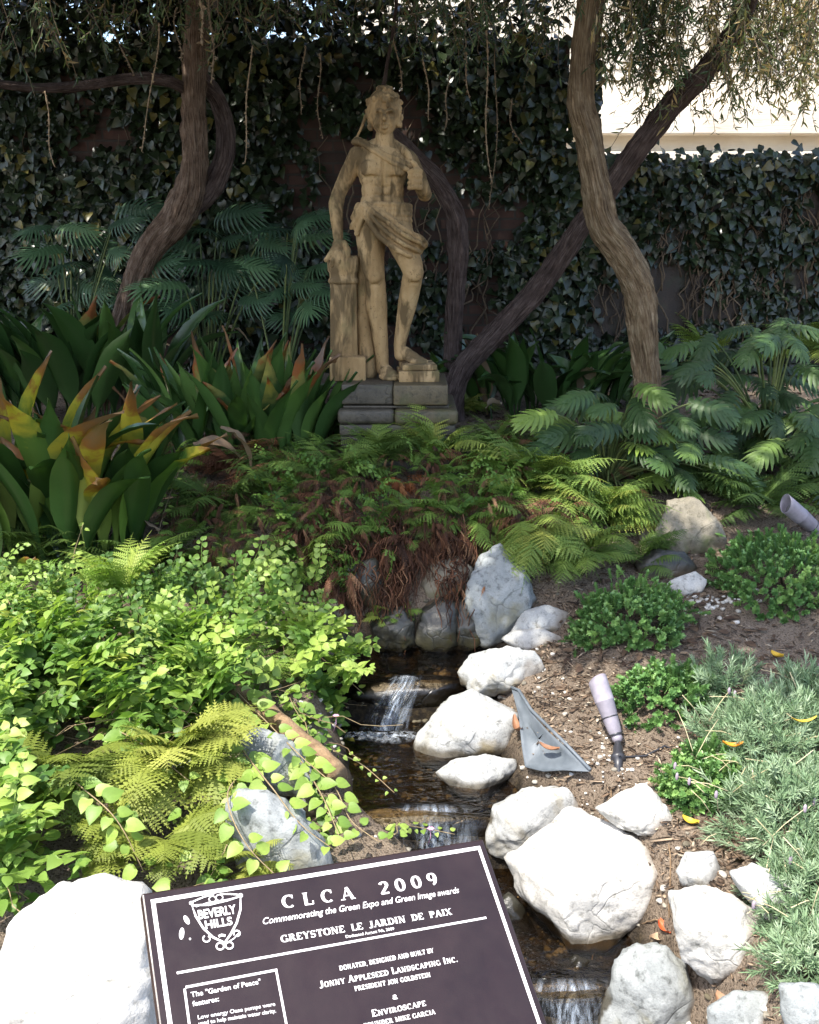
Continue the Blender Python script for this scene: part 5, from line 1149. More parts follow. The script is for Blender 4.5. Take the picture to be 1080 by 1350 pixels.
# the leaves that stick out to the right
B = Acc(); b0_ = G(150, 720)
for (bx, by, tx, ty, dy, Wd, k, rn) in [(165, 700, 304, 583, -.05, .14, 1, .55), (120, 720, 200, 610, -.15, .12, 2, .75), (150, 690, 236, 545, .05, .13, 3, .3), (60, 700, 150, 492, .1, .13, 4, .6), (30, 690, 80, 470, .05, .12, 5, .5), (95, 705, 132, 545, -.15, .15, 6, .8), (60, 712, 74, 555, -.18, .15, 7, .95), (10, 705, 0, 480, -.1, .13, 8, .9)]:
    p = G(bx, by); q = P(tx, ty, p[1] + dy); d = q - p; L = np.linalg.norm(d)
    az = math.atan2(d[0], d[1]); e = math.asin(d[2] / L); bend = .5
    strap_leaf(B, p, az, e + bend * .45, L * 1.03, Wd, bend, 900 + k, rn, .5, .5 if d[0] > .2 else .1)
B.build('browned_leaves', M_aspb, t)['label'] = 'big leaves yellowing to orange brown at the tips'
clump(-30, 215, 560, 60, .86, .13, 'dark green clump of broad leaves behind the browned one at left', 2, 4, M_aspr, bend=1.0)
clump(215, 425, 612, 60, .66, .11, 'clump of broad leaves with rusty tips left of the statue', 3, 26, M_aspr, bend=.7, tones=(.1, 1))
clump(630, 815, 548, 60, .62, .12, 'dark glossy clump of broad leaves between statue and bent tree', 4, 3, M_dead, bend=1.5)
clump(575, 610, 520, 10, .36, .07, 'few green strap leaves right of the statue base', 5, 0, bend=1.8)
clump(405, 440, 600, 8, .36, .10, 'three upright dark leaves touching the left side of the plinth', 6, 0, bend=.3)
# withered leaves
for k, (bx, by, tx, ty, Wd, lb) in enumerate([(330, 640, 262, 580, .09, 'grey dry leaf hanging at the left of the fern bank'), (335, 655, 300, 560, .06, 'curled tan leaf hanging over the dark gap'), (130, 730, 205, 690, .09, 'dry pinkish leaf lying on the creeping leaves'), (150, 720, 195, 755, .08, 'drooping faded leaf under the browned clump'), (38, 800, 42, 735, .08, 'broad yellow brown leaf standing low at the left edge'), (395, 560, 352, 545, .05, 'thin curled dry leaf near the rusty tips'), (240, 480, 196, 455, .06, 'grey withered leaf standing out of the rusty tipped clump'), (330, 470, 300, 428, .05, 'long curled brown tip above the rusty tipped clump'), (640, 560, 660, 530, .07, 'pale dry leaf in the dark gap right of the plinth'), (690, 500, 706, 512, .08, 'pale leaf in the dark glossy clump')]):
    p = G(bx, by); p[2] += .1; q = P(tx, ty, p[1] - .06); d = q - p; L = max(.1, np.linalg.norm(d)); A = Acc()
    strap_leaf(A, p, math.atan2(d[0], d[1]), math.asin(np.clip(d[2] / L, -1, 1)) + .3, L * 1.1, Wd, 1.2, 50 + k, .3 + .07 * k, .6, .6)
    tag(A.build('withered_leaf', M_dead if k != 4 else M_aspb, origin=p), lb, 'leaf')

# ---------------- split leaved plants ----------------
def split_leaf(nf=9, fw=.055, seed=0, wid=.42):
    r = np.random.default_rng(seed); V = []; T_ = []; F = []
    def fin(p, ang, L, w, sd_):
        b = len(V); n = 5; a = R(ang)
        for i in range(n):
            s = i / (n - 1); aa = a - s * .35; x = sd_ * (p[0] + math.sin(a) * L * s * (1 - .1 * s)); y = p[1] + math.cos(aa) * L * s
            ww = w * (1, 1.0, .95, .7, .1)[i] * .5; dx, dy = math.cos(a) * ww, -math.sin(a) * ww; z = -.35 * L * s * s + .03
            for u in (-1, 0, 1): V.append((x + sd_ * dx * u, y + dy * u, z - .25 * ww * (u == 0))); T_.append(s)
        for i in range(n - 1):
            for j in (0, 1): F.append((b + 3 * i + j, b + 3 * i + j + 1, b + 3 * i + j + 4, b + 3 * i + j + 3))
    for sd_ in (-1, 1):
        for k in range(nf):
            s = k / (nf - 1); ang = 125 - 95 * s ** .9 + r.uniform(-5, 5); L = wid * (math.sin(math.pi * (.18 + .62 * s)) ** .8) * r.uniform(.9, 1.1)
            fin((.0, .06 + .72 * s), ang, L, fw * (1.15 - .2 * s), sd_)
    fin((0, .76), 0, .26, fw * 1.1, 1)
    b = len(V)
    for i in range(9):
        s = i / 8; w = (.05, .10, .105, .10, .09, .08, .06, .05, .02)[i]
        for u in (-1, 0, 1): V.append((u * w, .02 + .8 * s, .03 - .012 * (u == 0) - .02 * abs(u))); T_.append(0)
    for i in range(8):
        for j in (0, 1): F.append((b + 3 * i + j, b + 3 * i + j + 1, b + 3 * i + j + 4, b + 3 * i + j + 3))
    v = np.array(V); v[:, 2] -= .22 * v[:, 1] ** 2
    return tpl(v, F, T_)
SPL = [split_leaf(11, .042, k) for k in range(4)]
SPW = [split_leaf(8, .095, k + 5, .36) for k in range(4)]
def split_plant(base, tips, L, m, label, seed, protos, droop=.5, Y=None, dy=.25, face=.75, tones=(0, 1)):
    """tips: list of photo pixels where leaf centres show"""
    r = np.random.default_rng(seed); b = G(*base); t = empty('split_leaf_plant', (b[0], b[1], Hs(b[0], b[1])), label, 'plant'); A = Acc(); B = Acc()
    yb = b[1] if Y is None else Y
    b = np.array([b[0], yb, Hs(b[0], yb)]); t.location = b
    for k, (px, py) in enumerate(tips):
        c = P(px, py, yb + r.uniform(-dy, dy)); l = L * r.uniform(.75, 1.1)
        out = c - b; out[2] = 0; out = unit(out + (r.normal(0, .1), -.12, 0) + np.array([0, 1e-3, 0]))
        d = unit(out + (r.normal(0, .5), -.25, -droop * r.uniform(.1, 1.5) + r.uniform(0, .35))); up = unit(np.array([r.normal(0, .4), -face * r.uniform(.6, 1.3), 1.0]))
        M_ = fr1(d, up); bl = c - d * l * .45
        A.stamp(protos[k % len(protos)], (M_ * l)[None], bl[None], np.array([r.uniform(*tones)]))
        mid = (b + bl) / 2 + np.array([0, 0, .12 + .1 * np.linalg.norm(bl - b)]); s = np.linspace(0, 1, 12)[:, None]
        B.tube((1 - s) ** 2 * b + 2 * s * (1 - s) * mid + s * s * (bl + d * .02), np.linspace(.008, .004, 12), 5, r.uniform(0, 1))
    A.build('leaf_blades', m, t); B.build('stalks', M_stalk, t); return t
r = np.random.default_rng(21)
def grid_tips(regions, seed, jit=16):
    rr = np.random.default_rng(seed); out = []
    for (x0, y0, x1, y1, n) in regions:
        for k in range(n): out.append((rr.uniform(x0, x1), rr.uniform(y0, y1)))
    return out
split_plant((150, 470), [(90, 345), (70, 372), (118, 318), (160, 292), (185, 275), (115, 380), (150, 330), (60, 330), (140, 360), (200, 310), (100, 300), (50, 300), (175, 385), (80, 400), (205, 345)], .36, M_philb, 'blue green split leaf plant behind the crooked tree at far left', 1, SPL, Y=6.3, droop=.1, face=1.3)
split_plant((310, 470), [(262, 345), (300, 312), (270, 300), (322, 350), (250, 380), (300, 375), (355, 322), (230, 320), (290, 350), (340, 300), (240, 400), (330, 395), (365, 360), (310, 280), (215, 375), (280, 410)], .34, M_philb, 'blue green split leaf plant right of the crooked tree', 2, SPL, Y=6.2, droop=.1, face=1.3)
split_plant((400, 480), [(392, 296), (415, 350), (378, 340), (400, 375), (420, 310), (370, 380), (405, 400), (360, 300), (428, 385), (385, 415), (410, 285), (350, 345)], .32, M_philb, 'blue green split leaf plant just left of the statue', 3, SPL, Y=5.9, droop=.1, face=1.3)
split_plant((800, 640), grid_tips([(690, 515, 800, 570, 12), (690, 555, 860, 630, 18), (830, 510, 950, 580, 14), (850, 580, 980, 660, 18), (770, 600, 880, 680, 12)], 4), .25, M_phil, 'large split leaf plant spreading in front of the bent tree', 4, SPW, dy=.3, face=1.1, droop=.2)
split_plant((1010, 600), grid_tips([(890, 430, 1090, 500, 20), (920, 490, 1090, 560, 20), (970, 540, 1090, 640, 16), (880, 460, 930, 520, 6)], 5), .25, M_phil, 'greyish split leaf plant along the wall at the right edge', 5, SPW, dy=.3, tones=(0, .7))
split_plant((1110, 630), grid_tips([(1000, 570, 1180, 650, 22), (1060, 500, 1200, 570, 12)], 15), .25, M_phil, 'split leaf plant running out of the picture above the right spotlight', 7, SPW, dy=.3, tones=(0, .8))
split_plant((905, 640), [(850, 600), (846, 640), (925, 650), (960, 668), (905, 620), (980, 640), (880, 585), (900, 700), (945, 690), (935, 610), (870, 660)], .24, M_phil, 'bright split leaves hanging over the tan boulder', 6, SPW, dy=.12, tones=(.5, 1))

# ---------------- ivy on the walls ----------------
def ivy(name, x0, x1, z0, z1, n, seed, label, fthr, y=7.34, sz=(.05, .10), top=None):
    r = np.random.default_rng(seed); x = r.uniform(x0, x1, n); z = r.uniform(z0, z1, n); q = np.stack([x, z * 1.3, 0 * x], 1)
    f = fbm(q, 1.5, 3, seed) * 1.3 + .15 * vnoise(q, 5, seed); keep = f > fthr + r.normal(0, .12, n); x, z, f = x[keep], z[keep], f[keep]; n = len(x)
    dep = r.uniform(0, 1, n) ** 1.5 * (.04 + .22 * np.clip(f - fthr, 0, .6))
    if top is not None: tz = top + .05 * r.normal(size=n) - .2 * r.uniform(0, 1, n) ** 2; mk = r.uniform(0, 1, n) < .35; z = np.where(mk, tz, z); dep = np.where(mk, r.uniform(-.22, .14, n), dep)
    pos = np.stack([x, y - dep, z], 1)
    d = np.stack([r.normal(0, .55, n), r.normal(-.5, .3, n), r.normal(-.7, .45, n)], 1); up = np.stack([r.normal(0, .4, n), np.full(n, -1.), r.normal(.55, .4, n)], 1)
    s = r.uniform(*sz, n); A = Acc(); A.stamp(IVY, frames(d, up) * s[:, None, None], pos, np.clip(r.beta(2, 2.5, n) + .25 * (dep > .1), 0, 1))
    return tag(A.build(name, M_ivy), label, 'ivy', kind='stuff')
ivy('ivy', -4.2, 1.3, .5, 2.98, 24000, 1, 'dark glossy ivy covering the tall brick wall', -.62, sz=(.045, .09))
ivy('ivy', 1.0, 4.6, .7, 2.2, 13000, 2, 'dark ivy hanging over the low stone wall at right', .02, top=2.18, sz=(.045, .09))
# bare ivy stems on both walls
A = Acc(); r = np.random.default_rng(3)
for k in range(260):
    x = r.uniform(-3.6, 4.4) if k % 2 else r.uniform(.9, 4.2); z = r.uniform(.6, 1.6); n = 14; xs = x + np.cumsum(r.normal(0, .035, n)); zs = z + np.linspace(0, r.uniform(.4, 1.3), n)
    zs = np.minimum(zs, 2.9 if x < 1 else 2.15); A.tube(np.stack([xs, 7.33 - np.abs(r.normal(.02, .015, n)), zs], 1), np.linspace(.008, .003, n), 4, r.uniform(0, .6))
tag(A.build('ivy_stems', M_twig), 'tangle of bare ivy stems on the garden walls', 'ivy', kind='stuff')
def leafcloud(A, c, rad, n, r, size, tp=FLAT, rnd=(0, 1), shell=.35):
    d = unit(r.normal(size=(n, 3))); k = r.uniform(shell, 1, n) ** .6; pos = np.asarray(c) + d * k[:, None] * rad * (1 + .3 * vnoise(d * 2, 1.5, int(c[0] * 10) % 50))[:, None]
    dr = unit(d + r.normal(0, .8, (n, 3))); s = size * r.uniform(.6, 1.25, n); A.stamp(tp, frames(dr, unit(r.normal(0, .6, (n, 3)) + (0, -.2, 1))) * s[:, None, None], pos, r.uniform(*rnd, n))
A = Acc(); r = np.random.default_rng(12)
for k in range(60):
    x = r.uniform(-4.4, .9); dens = 1 if x < -.5 else .45
    leafcloud(A, (x, 7.55 + r.uniform(-.15, .5), 3.1 + r.uniform(-.12, .55 if x < -.4 else .1)), np.array([.36, .3, .26]), int(190 * dens), r, .10, OVAL, (0, .85))
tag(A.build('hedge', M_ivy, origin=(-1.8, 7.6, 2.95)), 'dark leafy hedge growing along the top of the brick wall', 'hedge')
M_lit = m_ramp('dull_litter', [(0, (.05, .03, .02)), (.6, (.12, .08, .05)), (1, (.26, .19, .12))])
# small leaf litter under the plants
def litx(r, n): return r.uniform(-2.6, 2.8, n), r.uniform(3.2, 6.8, n)
pts, r = scatter(6000, litx, 8); pts = pts[(np.abs(pts[:, 0]) > .5) | (pts[:, 1] > 4.0)]; n = len(pts); s = r.uniform(.02, .05, n)
A = Acc(); A.stamp(OVAL, rand_rot(r, n, .4) * s[:, None, None], pts + (0, 0, .008), r.beta(1.2, 3, n)); tag(A.build('leaf_litter', M_lit), 'brown leaf litter under the shaded plants', 'leaf litter', kind='stuff')

# ---------------- tree crowns: hanging sprays, plus unseen leaf masses shaped to cast shade ----------------
def narrow_spray(A, B, start, end, r, nl, size, rnd):
    n = 9; s = np.linspace(0, 1, n)[:, None]; pts = start + (end - start) * s + np.cumsum(r.normal(0, .012, (n, 3)), 0) * s; B.tube(pts, np.linspace(.003, .0012, n), 3, r.uniform(0, 1), cap=False)
    u = r.uniform(.05, 1, nl); i = np.clip((u * (n - 1)).astype(int), 0, n - 2); f_ = (u * (n - 1) - i)[:, None]; pos = pts[i] * (1 - f_) + pts[i + 1] * f_
    ax = unit(end - start); d = unit(ax * .9 + r.normal(0, .62, (nl, 3))); A.stamp(NARROW, frames(d, r.normal(size=(nl, 3)) + (0, 0, 1e-3)) * (size * r.uniform(.6, 1.2, nl))[:, None, None], pos, np.clip(r.uniform(*rnd) + r.normal(0, .18, nl), 0, 1))
def sprays(A, B, px0, px1, py0, py1, Y0, Y1, n, seed, nl=34, size=.045, rnd=(0, .9), lean=.12):
    r = np.random.default_rng(seed)
    for k in range(n):
        px = r.uniform(px0, px1); py = r.uniform(py0, py1) if r.uniform() < .7 else r.uniform(py0 - 60, py0 + 20); Y = r.uniform(Y0, Y1); e = P(px, py, Y); st_ = e + (r.normal(0, lean), r.normal(0, .08), r.uniform(.28, .6))
        narrow_spray(A, B, st_, e, r, nl, size, rnd)
        for q in range(2):
            a = st_ + (e - st_) * r.uniform(.2, .7); narrow_spray(A, B, a, a + (r.normal(0, .09), r.normal(0, .06), -r.uniform(.08, .2)), r, nl // 3, size, rnd)
def crown(tree, shade_boxes, seed, n_cl, m=M_tree, spr=()):
    r = np.random.default_rng(seed); A = Acc(); B = Acc()
    for (x0, x1, y0, y1, z0, z1), nc in shade_boxes:
        top = np.array([(x0 + x1) / 2, (y0 + y1) / 2, z0])
        for k in range(nc):
            c = np.array([r.uniform(x0, x1), r.uniform(y0, y1), r.uniform(z0, z1)]); leafcloud(A, c, np.array([.42, .42, .22]), n_cl, r, .15, FLAT, (0, .9), .1)
            if k % 3 == 0: s = np.linspace(0, 1, 8)[:, None]; B.tube(top + (c - top) * s + np.array([0, 0, .15]) * np.sin(s * 3.1), np.linspace(.03, .008, 8), 5)
    for a in spr: sprays(A, B, *a)
    A.build('crown', m, tree); B.build('twigs', M_twig, tree)
crown(T['l'], [((-5.0, -1.2, 2.5, 7.3, 3.5, 4.2), 100)], 1, 170, M_tree, [(-20, 300, 10, 95, 4.7, 5.6, 52, 31), (280, 520, -10, 60, 4.8, 5.8, 34, 32)])
crown(T['c'], [((-1.8, .8, 3.4, 7.4, 3.5, 4.2), 74)], 2, 170, M_tree, [(500, 760, 20, 100, 5.0, 5.9, 52, 33)])
crown(T['r'], [((-1.6, 1.4, 2.4, 5.0, 3.3, 4.0), 44), ((-.9, 1.5, 1.6, 2.4, 3.4, 3.9), 4)], 3, 170, M_tree, [(560, 780, -20, 60, 4.6, 5.0, 26, 34), (780, 960, 30, 130, 4.7, 5.2, 44, 35, 30, .05, (0, .95))])  # small near leaf mass is unseen, added to shade the mulch and rocks
crown(T['d'], [((.6, 3.6, 5.6, 7.4, 3.6, 4.2), 50)], 4, 150, M_dry_lit, [(790, 1090, 30, 165, 4.7, 5.8, 130, 36, 34, .05), (930, 1090, 100, 165, 4.8, 5.6, 40, 37, 32, .045)])
def strand(tree, px, py0, py1, Y, dx, seed, rad=.006):
    r = np.random.default_rng(seed); n = int(abs(py1 - py0) / 3.5) + 8; s = np.linspace(0, 1, n); pts = np.array([P(px + dx * q ** 2 + 3 * math.sin(q * 6 + seed), py0 + (py1 - py0) * q, Y) for q in s])
    A = Acc(); A.tube(pts, rad * (.35 + .75 * r.uniform(0, 1, n) ** 2) * (1 - .3 * s), 6, r.uniform(.1, 1)); ax_ = unit(r.normal(size=(n, 3)) * (1, 1, .4) + (0, 0, -.3)); A.stamp(OVAL, frames(ax_, r.normal(size=(n, 3))) * (rad * 2.4 * r.uniform(.5, 1.2, n))[:, None, None], pts, r.uniform(.2, 1, n)) 
    A.build('seed_strand', M_strand, tree)
for a in [(207, 30, 200, 5.2, -22, 1), (330, 60, 215, 5.1, -10, 2), (232, 10, 80, 4.9, 6, 3), (278, -10, 110, 5.0, 2, 4, .008), (262, -20, 60, 4.9, 8, 5, .01), (60, 120, 220, 5.0, 14, 6), (420, 70, 180, 5.4, 4, 7), (400, 60, 150, 5.4, -6, 8), (150, 5, 100, 5.1, 25, 9)]: strand(T['l'], *a)
for a in [(560, 70, 160, 5.4, 8, 11), (610, 20, 130, 5.3, 12, 12), (640, 40, 240, 5.2, 8, 13), (672, 130, 190, 5.2, 14, 14), (592, 100, 170, 5.2, -8, 15), (520, 20, 120, 5.6, 10, 16), (655, 60, 275, 5.3, -8, 17, .005)]: strand(T['r'], *a)

# ---------------- creeping leaves at left ----------------
def inpoly(px, py, poly):
    poly = np.array(poly, float); x, y = px, py; c = np.zeros(len(px), bool); j = len(poly) - 1
    for i in range(len(poly)):
        a, b_ = poly[i], poly[j]; m_ = ((a[1] > y) != (b_[1] > y)) & (x < (b_[0] - a[0]) * (y - a[1]) / (b_[1] - a[1] + 1e-9) + a[0]); c ^= m_; j = i
    return c
def proj(p):
    d = p - EYE; z = d @ FWD; return 540 + FPX * (d @ RT) / z, 675 - FPX * (d @ UPV) / z
def sprig(seed, L=.2, pairs=6, size=.04, lf=ROUND):
    r = np.random.default_rng(seed); parts = []; s = np.linspace(0, 1, 10); pts = np.stack([.03 * np.sin(s * 3 + seed), s * L * .8, .10 * np.sin(s * 1.9)], 1) * 1.0
    parts.append((tube_tpl(pts, np.linspace(.0016, .0009, 10), 3), np.eye(3), np.zeros(3)))
    for k in range(pairs + 1):
        u = (k + .6) / (pairs + .6); i = min(8, int(u * 9)); p = pts[i] + (pts[i + 1] - pts[i]) * (u * 9 - i); tg = unit(pts[i + 1] - pts[i]); rot = r.uniform(-.5, .5) + (k % 2) * .9
        sz = size * (1.05 - .5 * u ** 2) * r.uniform(.8, 1.15)
        for sd_ in (-1, 1):
            sdv = np.array([sd_ * math.cos(rot * .5), 0, abs(math.sin(rot)) * .3]); d = unit(sdv + tg * .5 + r.normal(0, .15, 3)); M_ = fr1(d, unit(np.array([0, -.1, 1]) + r.normal(0, .28, 3))) * sz; parts.append((lf if (k + seed + (sd_ > 0)) % 3 or lf is not ROUND else ROUNDB, M_, p + d * .006))
        if k == pairs: parts.append((lf, fr1(unit(tg + (0, 0, .3)), (0, -.3, 1)) * sz, p))
    return merge(parts)
SPR = [sprig(k, .22, 6, .043) for k in range(5)]; SPRs = [sprig(k + 9, .16, 6, .026) for k in range(4)]
VPOLY = [(-60, 770), (40, 775), (90, 800), (150, 775), (200, 790), (270, 800), (330, 785), (380, 820), (440, 880), (462, 950), (440, 1000), (430, 1080), (410, 1120), (330, 1160), (180, 1200), (-60, 1180)]
r = np.random.default_rng(44); N = 60000; x = r.uniform(-2.6, .1, N); y = r.uniform(1.7, 4.2, N); base = np.stack([x, y, H(x, y)], 1)
hmax = .07 + .11 * sstep(0, .5, -.15 - x) + .08 * vnoise(base, 3, 4)
ht = hmax * r.uniform(0, 1, N) ** .5
pos = base + np.stack([0 * x, 0 * x, ht], 1); ppx, ppy = proj(pos)
ok = inpoly(ppx, ppy, VPOLY) & (np.abs(x - np.interp(y, YC, XC)) > np.interp(y, YC, WC) - .02)
ys_ = vnoise(base, 4.5, 8) * .5 + .5
for (rx_, ry_, rr_) in [(362, 1006, 52), (366, 1095, 66), (244, 1012, 38), (345, 960, 50), (385, 985, 26), (425, 1010, 28), (250, 1000, 25), (225, 1040, 16), (150, 1000, 26), (60, 1150, 30), (352, 838, 22), (90, 1050, 66), (235, 1050, 62), (215, 1120, 60), (335, 1135, 40), (165, 800, 26)]:
    ok &= ~((np.hypot(ppx - rx_, (ppy - ry_)) < rr_) & (r.uniform(0, 1, N) < .93))
gap = np.zeros(N, bool)
for (rx_, ry_, rr_) in [(362, 1006, 88), (366, 1095, 104), (244, 1012, 62), (60, 930, 34), (200, 900, 36), (330, 890, 34), (120, 990, 40), (250, 960, 40), (120, 1070, 95), (235, 1070, 100), (215, 1130, 90), (165, 800, 40), (335, 1140, 70)]: gap |= np.hypot(ppx - rx_, ppy - ry_) < rr_
ok &= r.uniform(0, 1, N) < np.clip(ys_ * 2.8 - .95, .02, 1)
pos, ht, gap = pos[ok], ht[ok], gap[ok]
k1 = 430; sel = r.permutation(np.where(~gap)[0])[:k1]; rest_ = r.permutation(len(pos))[:4200]; sel = np.concatenate([sel, rest_]); A = Acc(); sp = pos[sel[:k1]]
az = r.normal(0, 1.3, k1) + 2.6; el_ = r.uniform(-.1, .7, k1); d = np.stack([np.sin(az) * np.cos(el_), np.cos(az) * np.cos(el_), np.sin(el_)], 1); up = unit(np.stack([r.normal(0, .25, k1), r.normal(-.25, .25, k1), np.ones(k1)], 1))
big = proj(sp)[1] > 860
vals = np.clip(r.beta(1.2, 1.5, k1), 0, .97)
for j in range(5): m_ = (np.arange(k1) % 5 == j) & big; A.stamp(SPR[j], frames(d, up)[m_] * 1.12, sp[m_], vals[m_])
for j in range(4): m_ = (np.arange(k1) % 4 == j) & ~big; A.stamp(SPRs[j], frames(d, up)[m_] * 1.15, sp[m_], vals[m_])
sp = pos[sel[k1:]]; n = len(sp); up = unit(np.stack([r.normal(0, .35, n), r.normal(-.35, .3, n), np.ones(n)], 1)); az = r.uniform(0, 6.3, n)
s = r.uniform(.018, .045, n); A.stamp(ROUND, frames(np.stack([np.sin(az), np.cos(az), r.normal(0, .3, n)], 1), up) * s[:, None, None], sp - (0, 0, .03), np.clip(r.beta(1.6, 2.2, n), 0, 1))
tag(A.build('creeping_plants', M_vine), 'bright green round leaved creeper covering the left bank', 'ground cover', kind='stuff')
A = Acc()
for k in range(260):
    p = pos[r.integers(len(pos))]; q = p + (r.normal(0, .12), r.normal(0, .12), -r.uniform(0, .1)); A.tube(np.linspace(p, q, 5) + r.normal(0, .008, (5, 3)), .0014, 3, r.uniform(0, 1), cap=False)
tag(A.build('creeper_stems', M_vinestem), 'thin brown stems under the creeping leaves', 'ground cover', kind='stuff')
def runner(pts, label, seed, size=.04, step=.05, group=None, name='trailing_stem', rn=(.4, .9)):
    """pts: (px,py,height over ground)"""
    r = np.random.default_rng(seed); w = np.array([G(a, b_, h) for a, b_, h in pts]); L = np.sum(np.linalg.norm(np.diff(w, axis=0), axis=1)); n = max(8, int(L / .02)); c = spline(w, n)
    t = empty(name, c[0], label, 'plant', group); A = Acc(); A.tube(c, np.linspace(.0026, .0012, n), 5, .6); A.build('stem', M_vinestem, t)
    A = Acc(); m_ = max(3, int(L / step))
    for k in range(m_):
        i = min(n - 2, int((k + .7) / m_ * (n - 1))); tg = unit(c[i + 1] - c[i]); sdv = unit(np.cross(tg, (0, -.3, 1)))
        for sd_ in (-1, 1):
            if r.uniform() < .12: continue
            d = unit(sdv * sd_ + tg * .45 + r.normal(0, .3, 3)); z = size * r.uniform(.75, 1.25) * (1.1 - .4 * k / m_); A.stamp(ROUND, (fr1(d, unit(np.array([r.normal(0, .3), -.45, 1]))) * z)[None], (c[i] + d * .012)[None], np.array([r.uniform(*rn)]))
    A.build('leaves', M_vine, t); return t
runner([(300, 900, .12), (350, 950, .16), (400, 1000, .15), (440, 1036, .12), (466, 1085, .10), (500, 1110, .1)], 'longest trailing leafy stem crossing the log towards the plaque', 1, .045)
runner([(320, 990, .2), (360, 1040, .2), (400, 1090, .16), (440, 1120, .12)], 'leafy stem lying over the two grey rocks', 2, .045)
runner([(400, 850, .1), (440, 880, .12), (480, 915, .1)], 'short leafy stem reaching towards the waterfall', 3, .036)
runner([(440, 990, .08), (480, 1010, .09), (520, 1045, .08)], 'thin stem with small leaves over the middle pool', 4, .018, .06)
runner([(160, 770, .05), (160, 700, .12), (158, 655, .2)], 'upright leafy stem in front of the browned leaves', 5, .034)
runner([(200, 740, .05), (215, 680, .14), (244, 600, .25)], 'tall slanting stem with small paired leaves', 6, .028)
runner([(520, 1100, .05), (560, 1092, .09), (600, 1100, .06)], 'small pink flowered stem above the plaque edge', 7, .022, .04)
runner([(20, 960, .2), (0, 1010, .22), (-10, 1080, .2)], 'leafy stem at the left picture edge', 8, .045)
runner([(330, 1010, .2), (300, 1050, .22), (330, 1120, .16), (370, 1160, .1)], 'leafy stem hanging down to the top edge of the plaque', 9, .05)
runner([(395, 1000, .12), (430, 1060, .12), (450, 1110, .1)], 'second leafy stem beside the longest one', 10, .046)
runner([(100, 790, .05), (96, 740, .16), (110, 690, .28)], 'leafy stem rising left of the tall slanting stem', 12, .032)
runner([(250, 790, .05), (300, 760, .14), (350, 748, .2), (400, 740, .22)], 'leafy stem arching right towards the pale fern', 13, .036)
runner([(300, 830, .08), (350, 800, .18), (400, 795, .22), (440, 800, .18)], 'leafy stem arching over the dark gap left of the waterfall', 14, .034)
runner([(60, 870, .15), (30, 830, .25), (10, 790, .32)], 'tall leafy stem near the left edge', 15, .04)
runner([(270, 950, .12), (300, 1000, .2), (310, 1060, .18)], 'leafy stem between the two fern clumps and the grey rocks', 16, .045)
runner([(60, 1010, .15), (110, 1040, .25), (160, 1090, .25), (190, 1150, .15)], 'leafy stem running over the yellow ferns', 17, .05)
runner([(150, 960, .15), (200, 990, .24), (250, 1030, .22)], 'leafy stem left of the half buried rock', 18, .048)
mf_, tf_, bf_ = mat('pink_petal'); bf_.inputs['Base Color'].default_value = (.6, .3, .5, 1)
for k, (px, py, h, lb) in enumerate([(568, 1093, .10, 'tiny pink flower above the plaque edge'), (443, 944, .10, 'tiny pink flower beside the waterfall')]):
    p = G(px, py, h); A = Acc(); rr = np.random.default_rng(k)
    for j in range(6): a = j * 1.05; A.stamp(OVAL, (fr1(unit((math.cos(a), math.sin(a), .4)), (0, -.3, 1)) * .012)[None], p[None], np.array([.5]))
    A.tube([p, p - (0, 0, .03), p - (.01, 0, .06)], .001, 4); tag(A.build('flower', mf_, origin=p), lb, 'flower')

# ---------------- low shrubs and lavender ----------------
def bushsprig(seed, L=.045, n=26, size=.0155, lf=OVAL, spread=1.0):
    r = np.random.default_rng(seed); parts = []; pts = np.stack([0 * np.arange(4), np.linspace(0, L, 4), 0 * np.arange(4)], 1); pts[:, 0] += r.normal(0, .003, 4); parts.append((tube_tpl(pts, np.linspace(.0018, .001, 4), 3), np.eye(3), np.zeros(3)))
    for k in range(n):
        u = .25 + .75 * k / n; a = k * 2.4; sp_ = spread * (1 - .55 * u); d = unit((math.cos(a) * sp_, .35 + .6 * u, math.sin(a) * sp_)); parts.append((lf, fr1(d, (0, 1, .01) if abs(d[1]) < .9 else (1, 0, 0)) * size * r.uniform(.7, 1.15), np.array([0, u * L, 0])))
    return merge(parts)
BSP = [bushsprig(k) for k in range(3)]
LSP = [bushsprig(k + 5, .085, 24, .036, NARROW, .8) for k in range(3)]
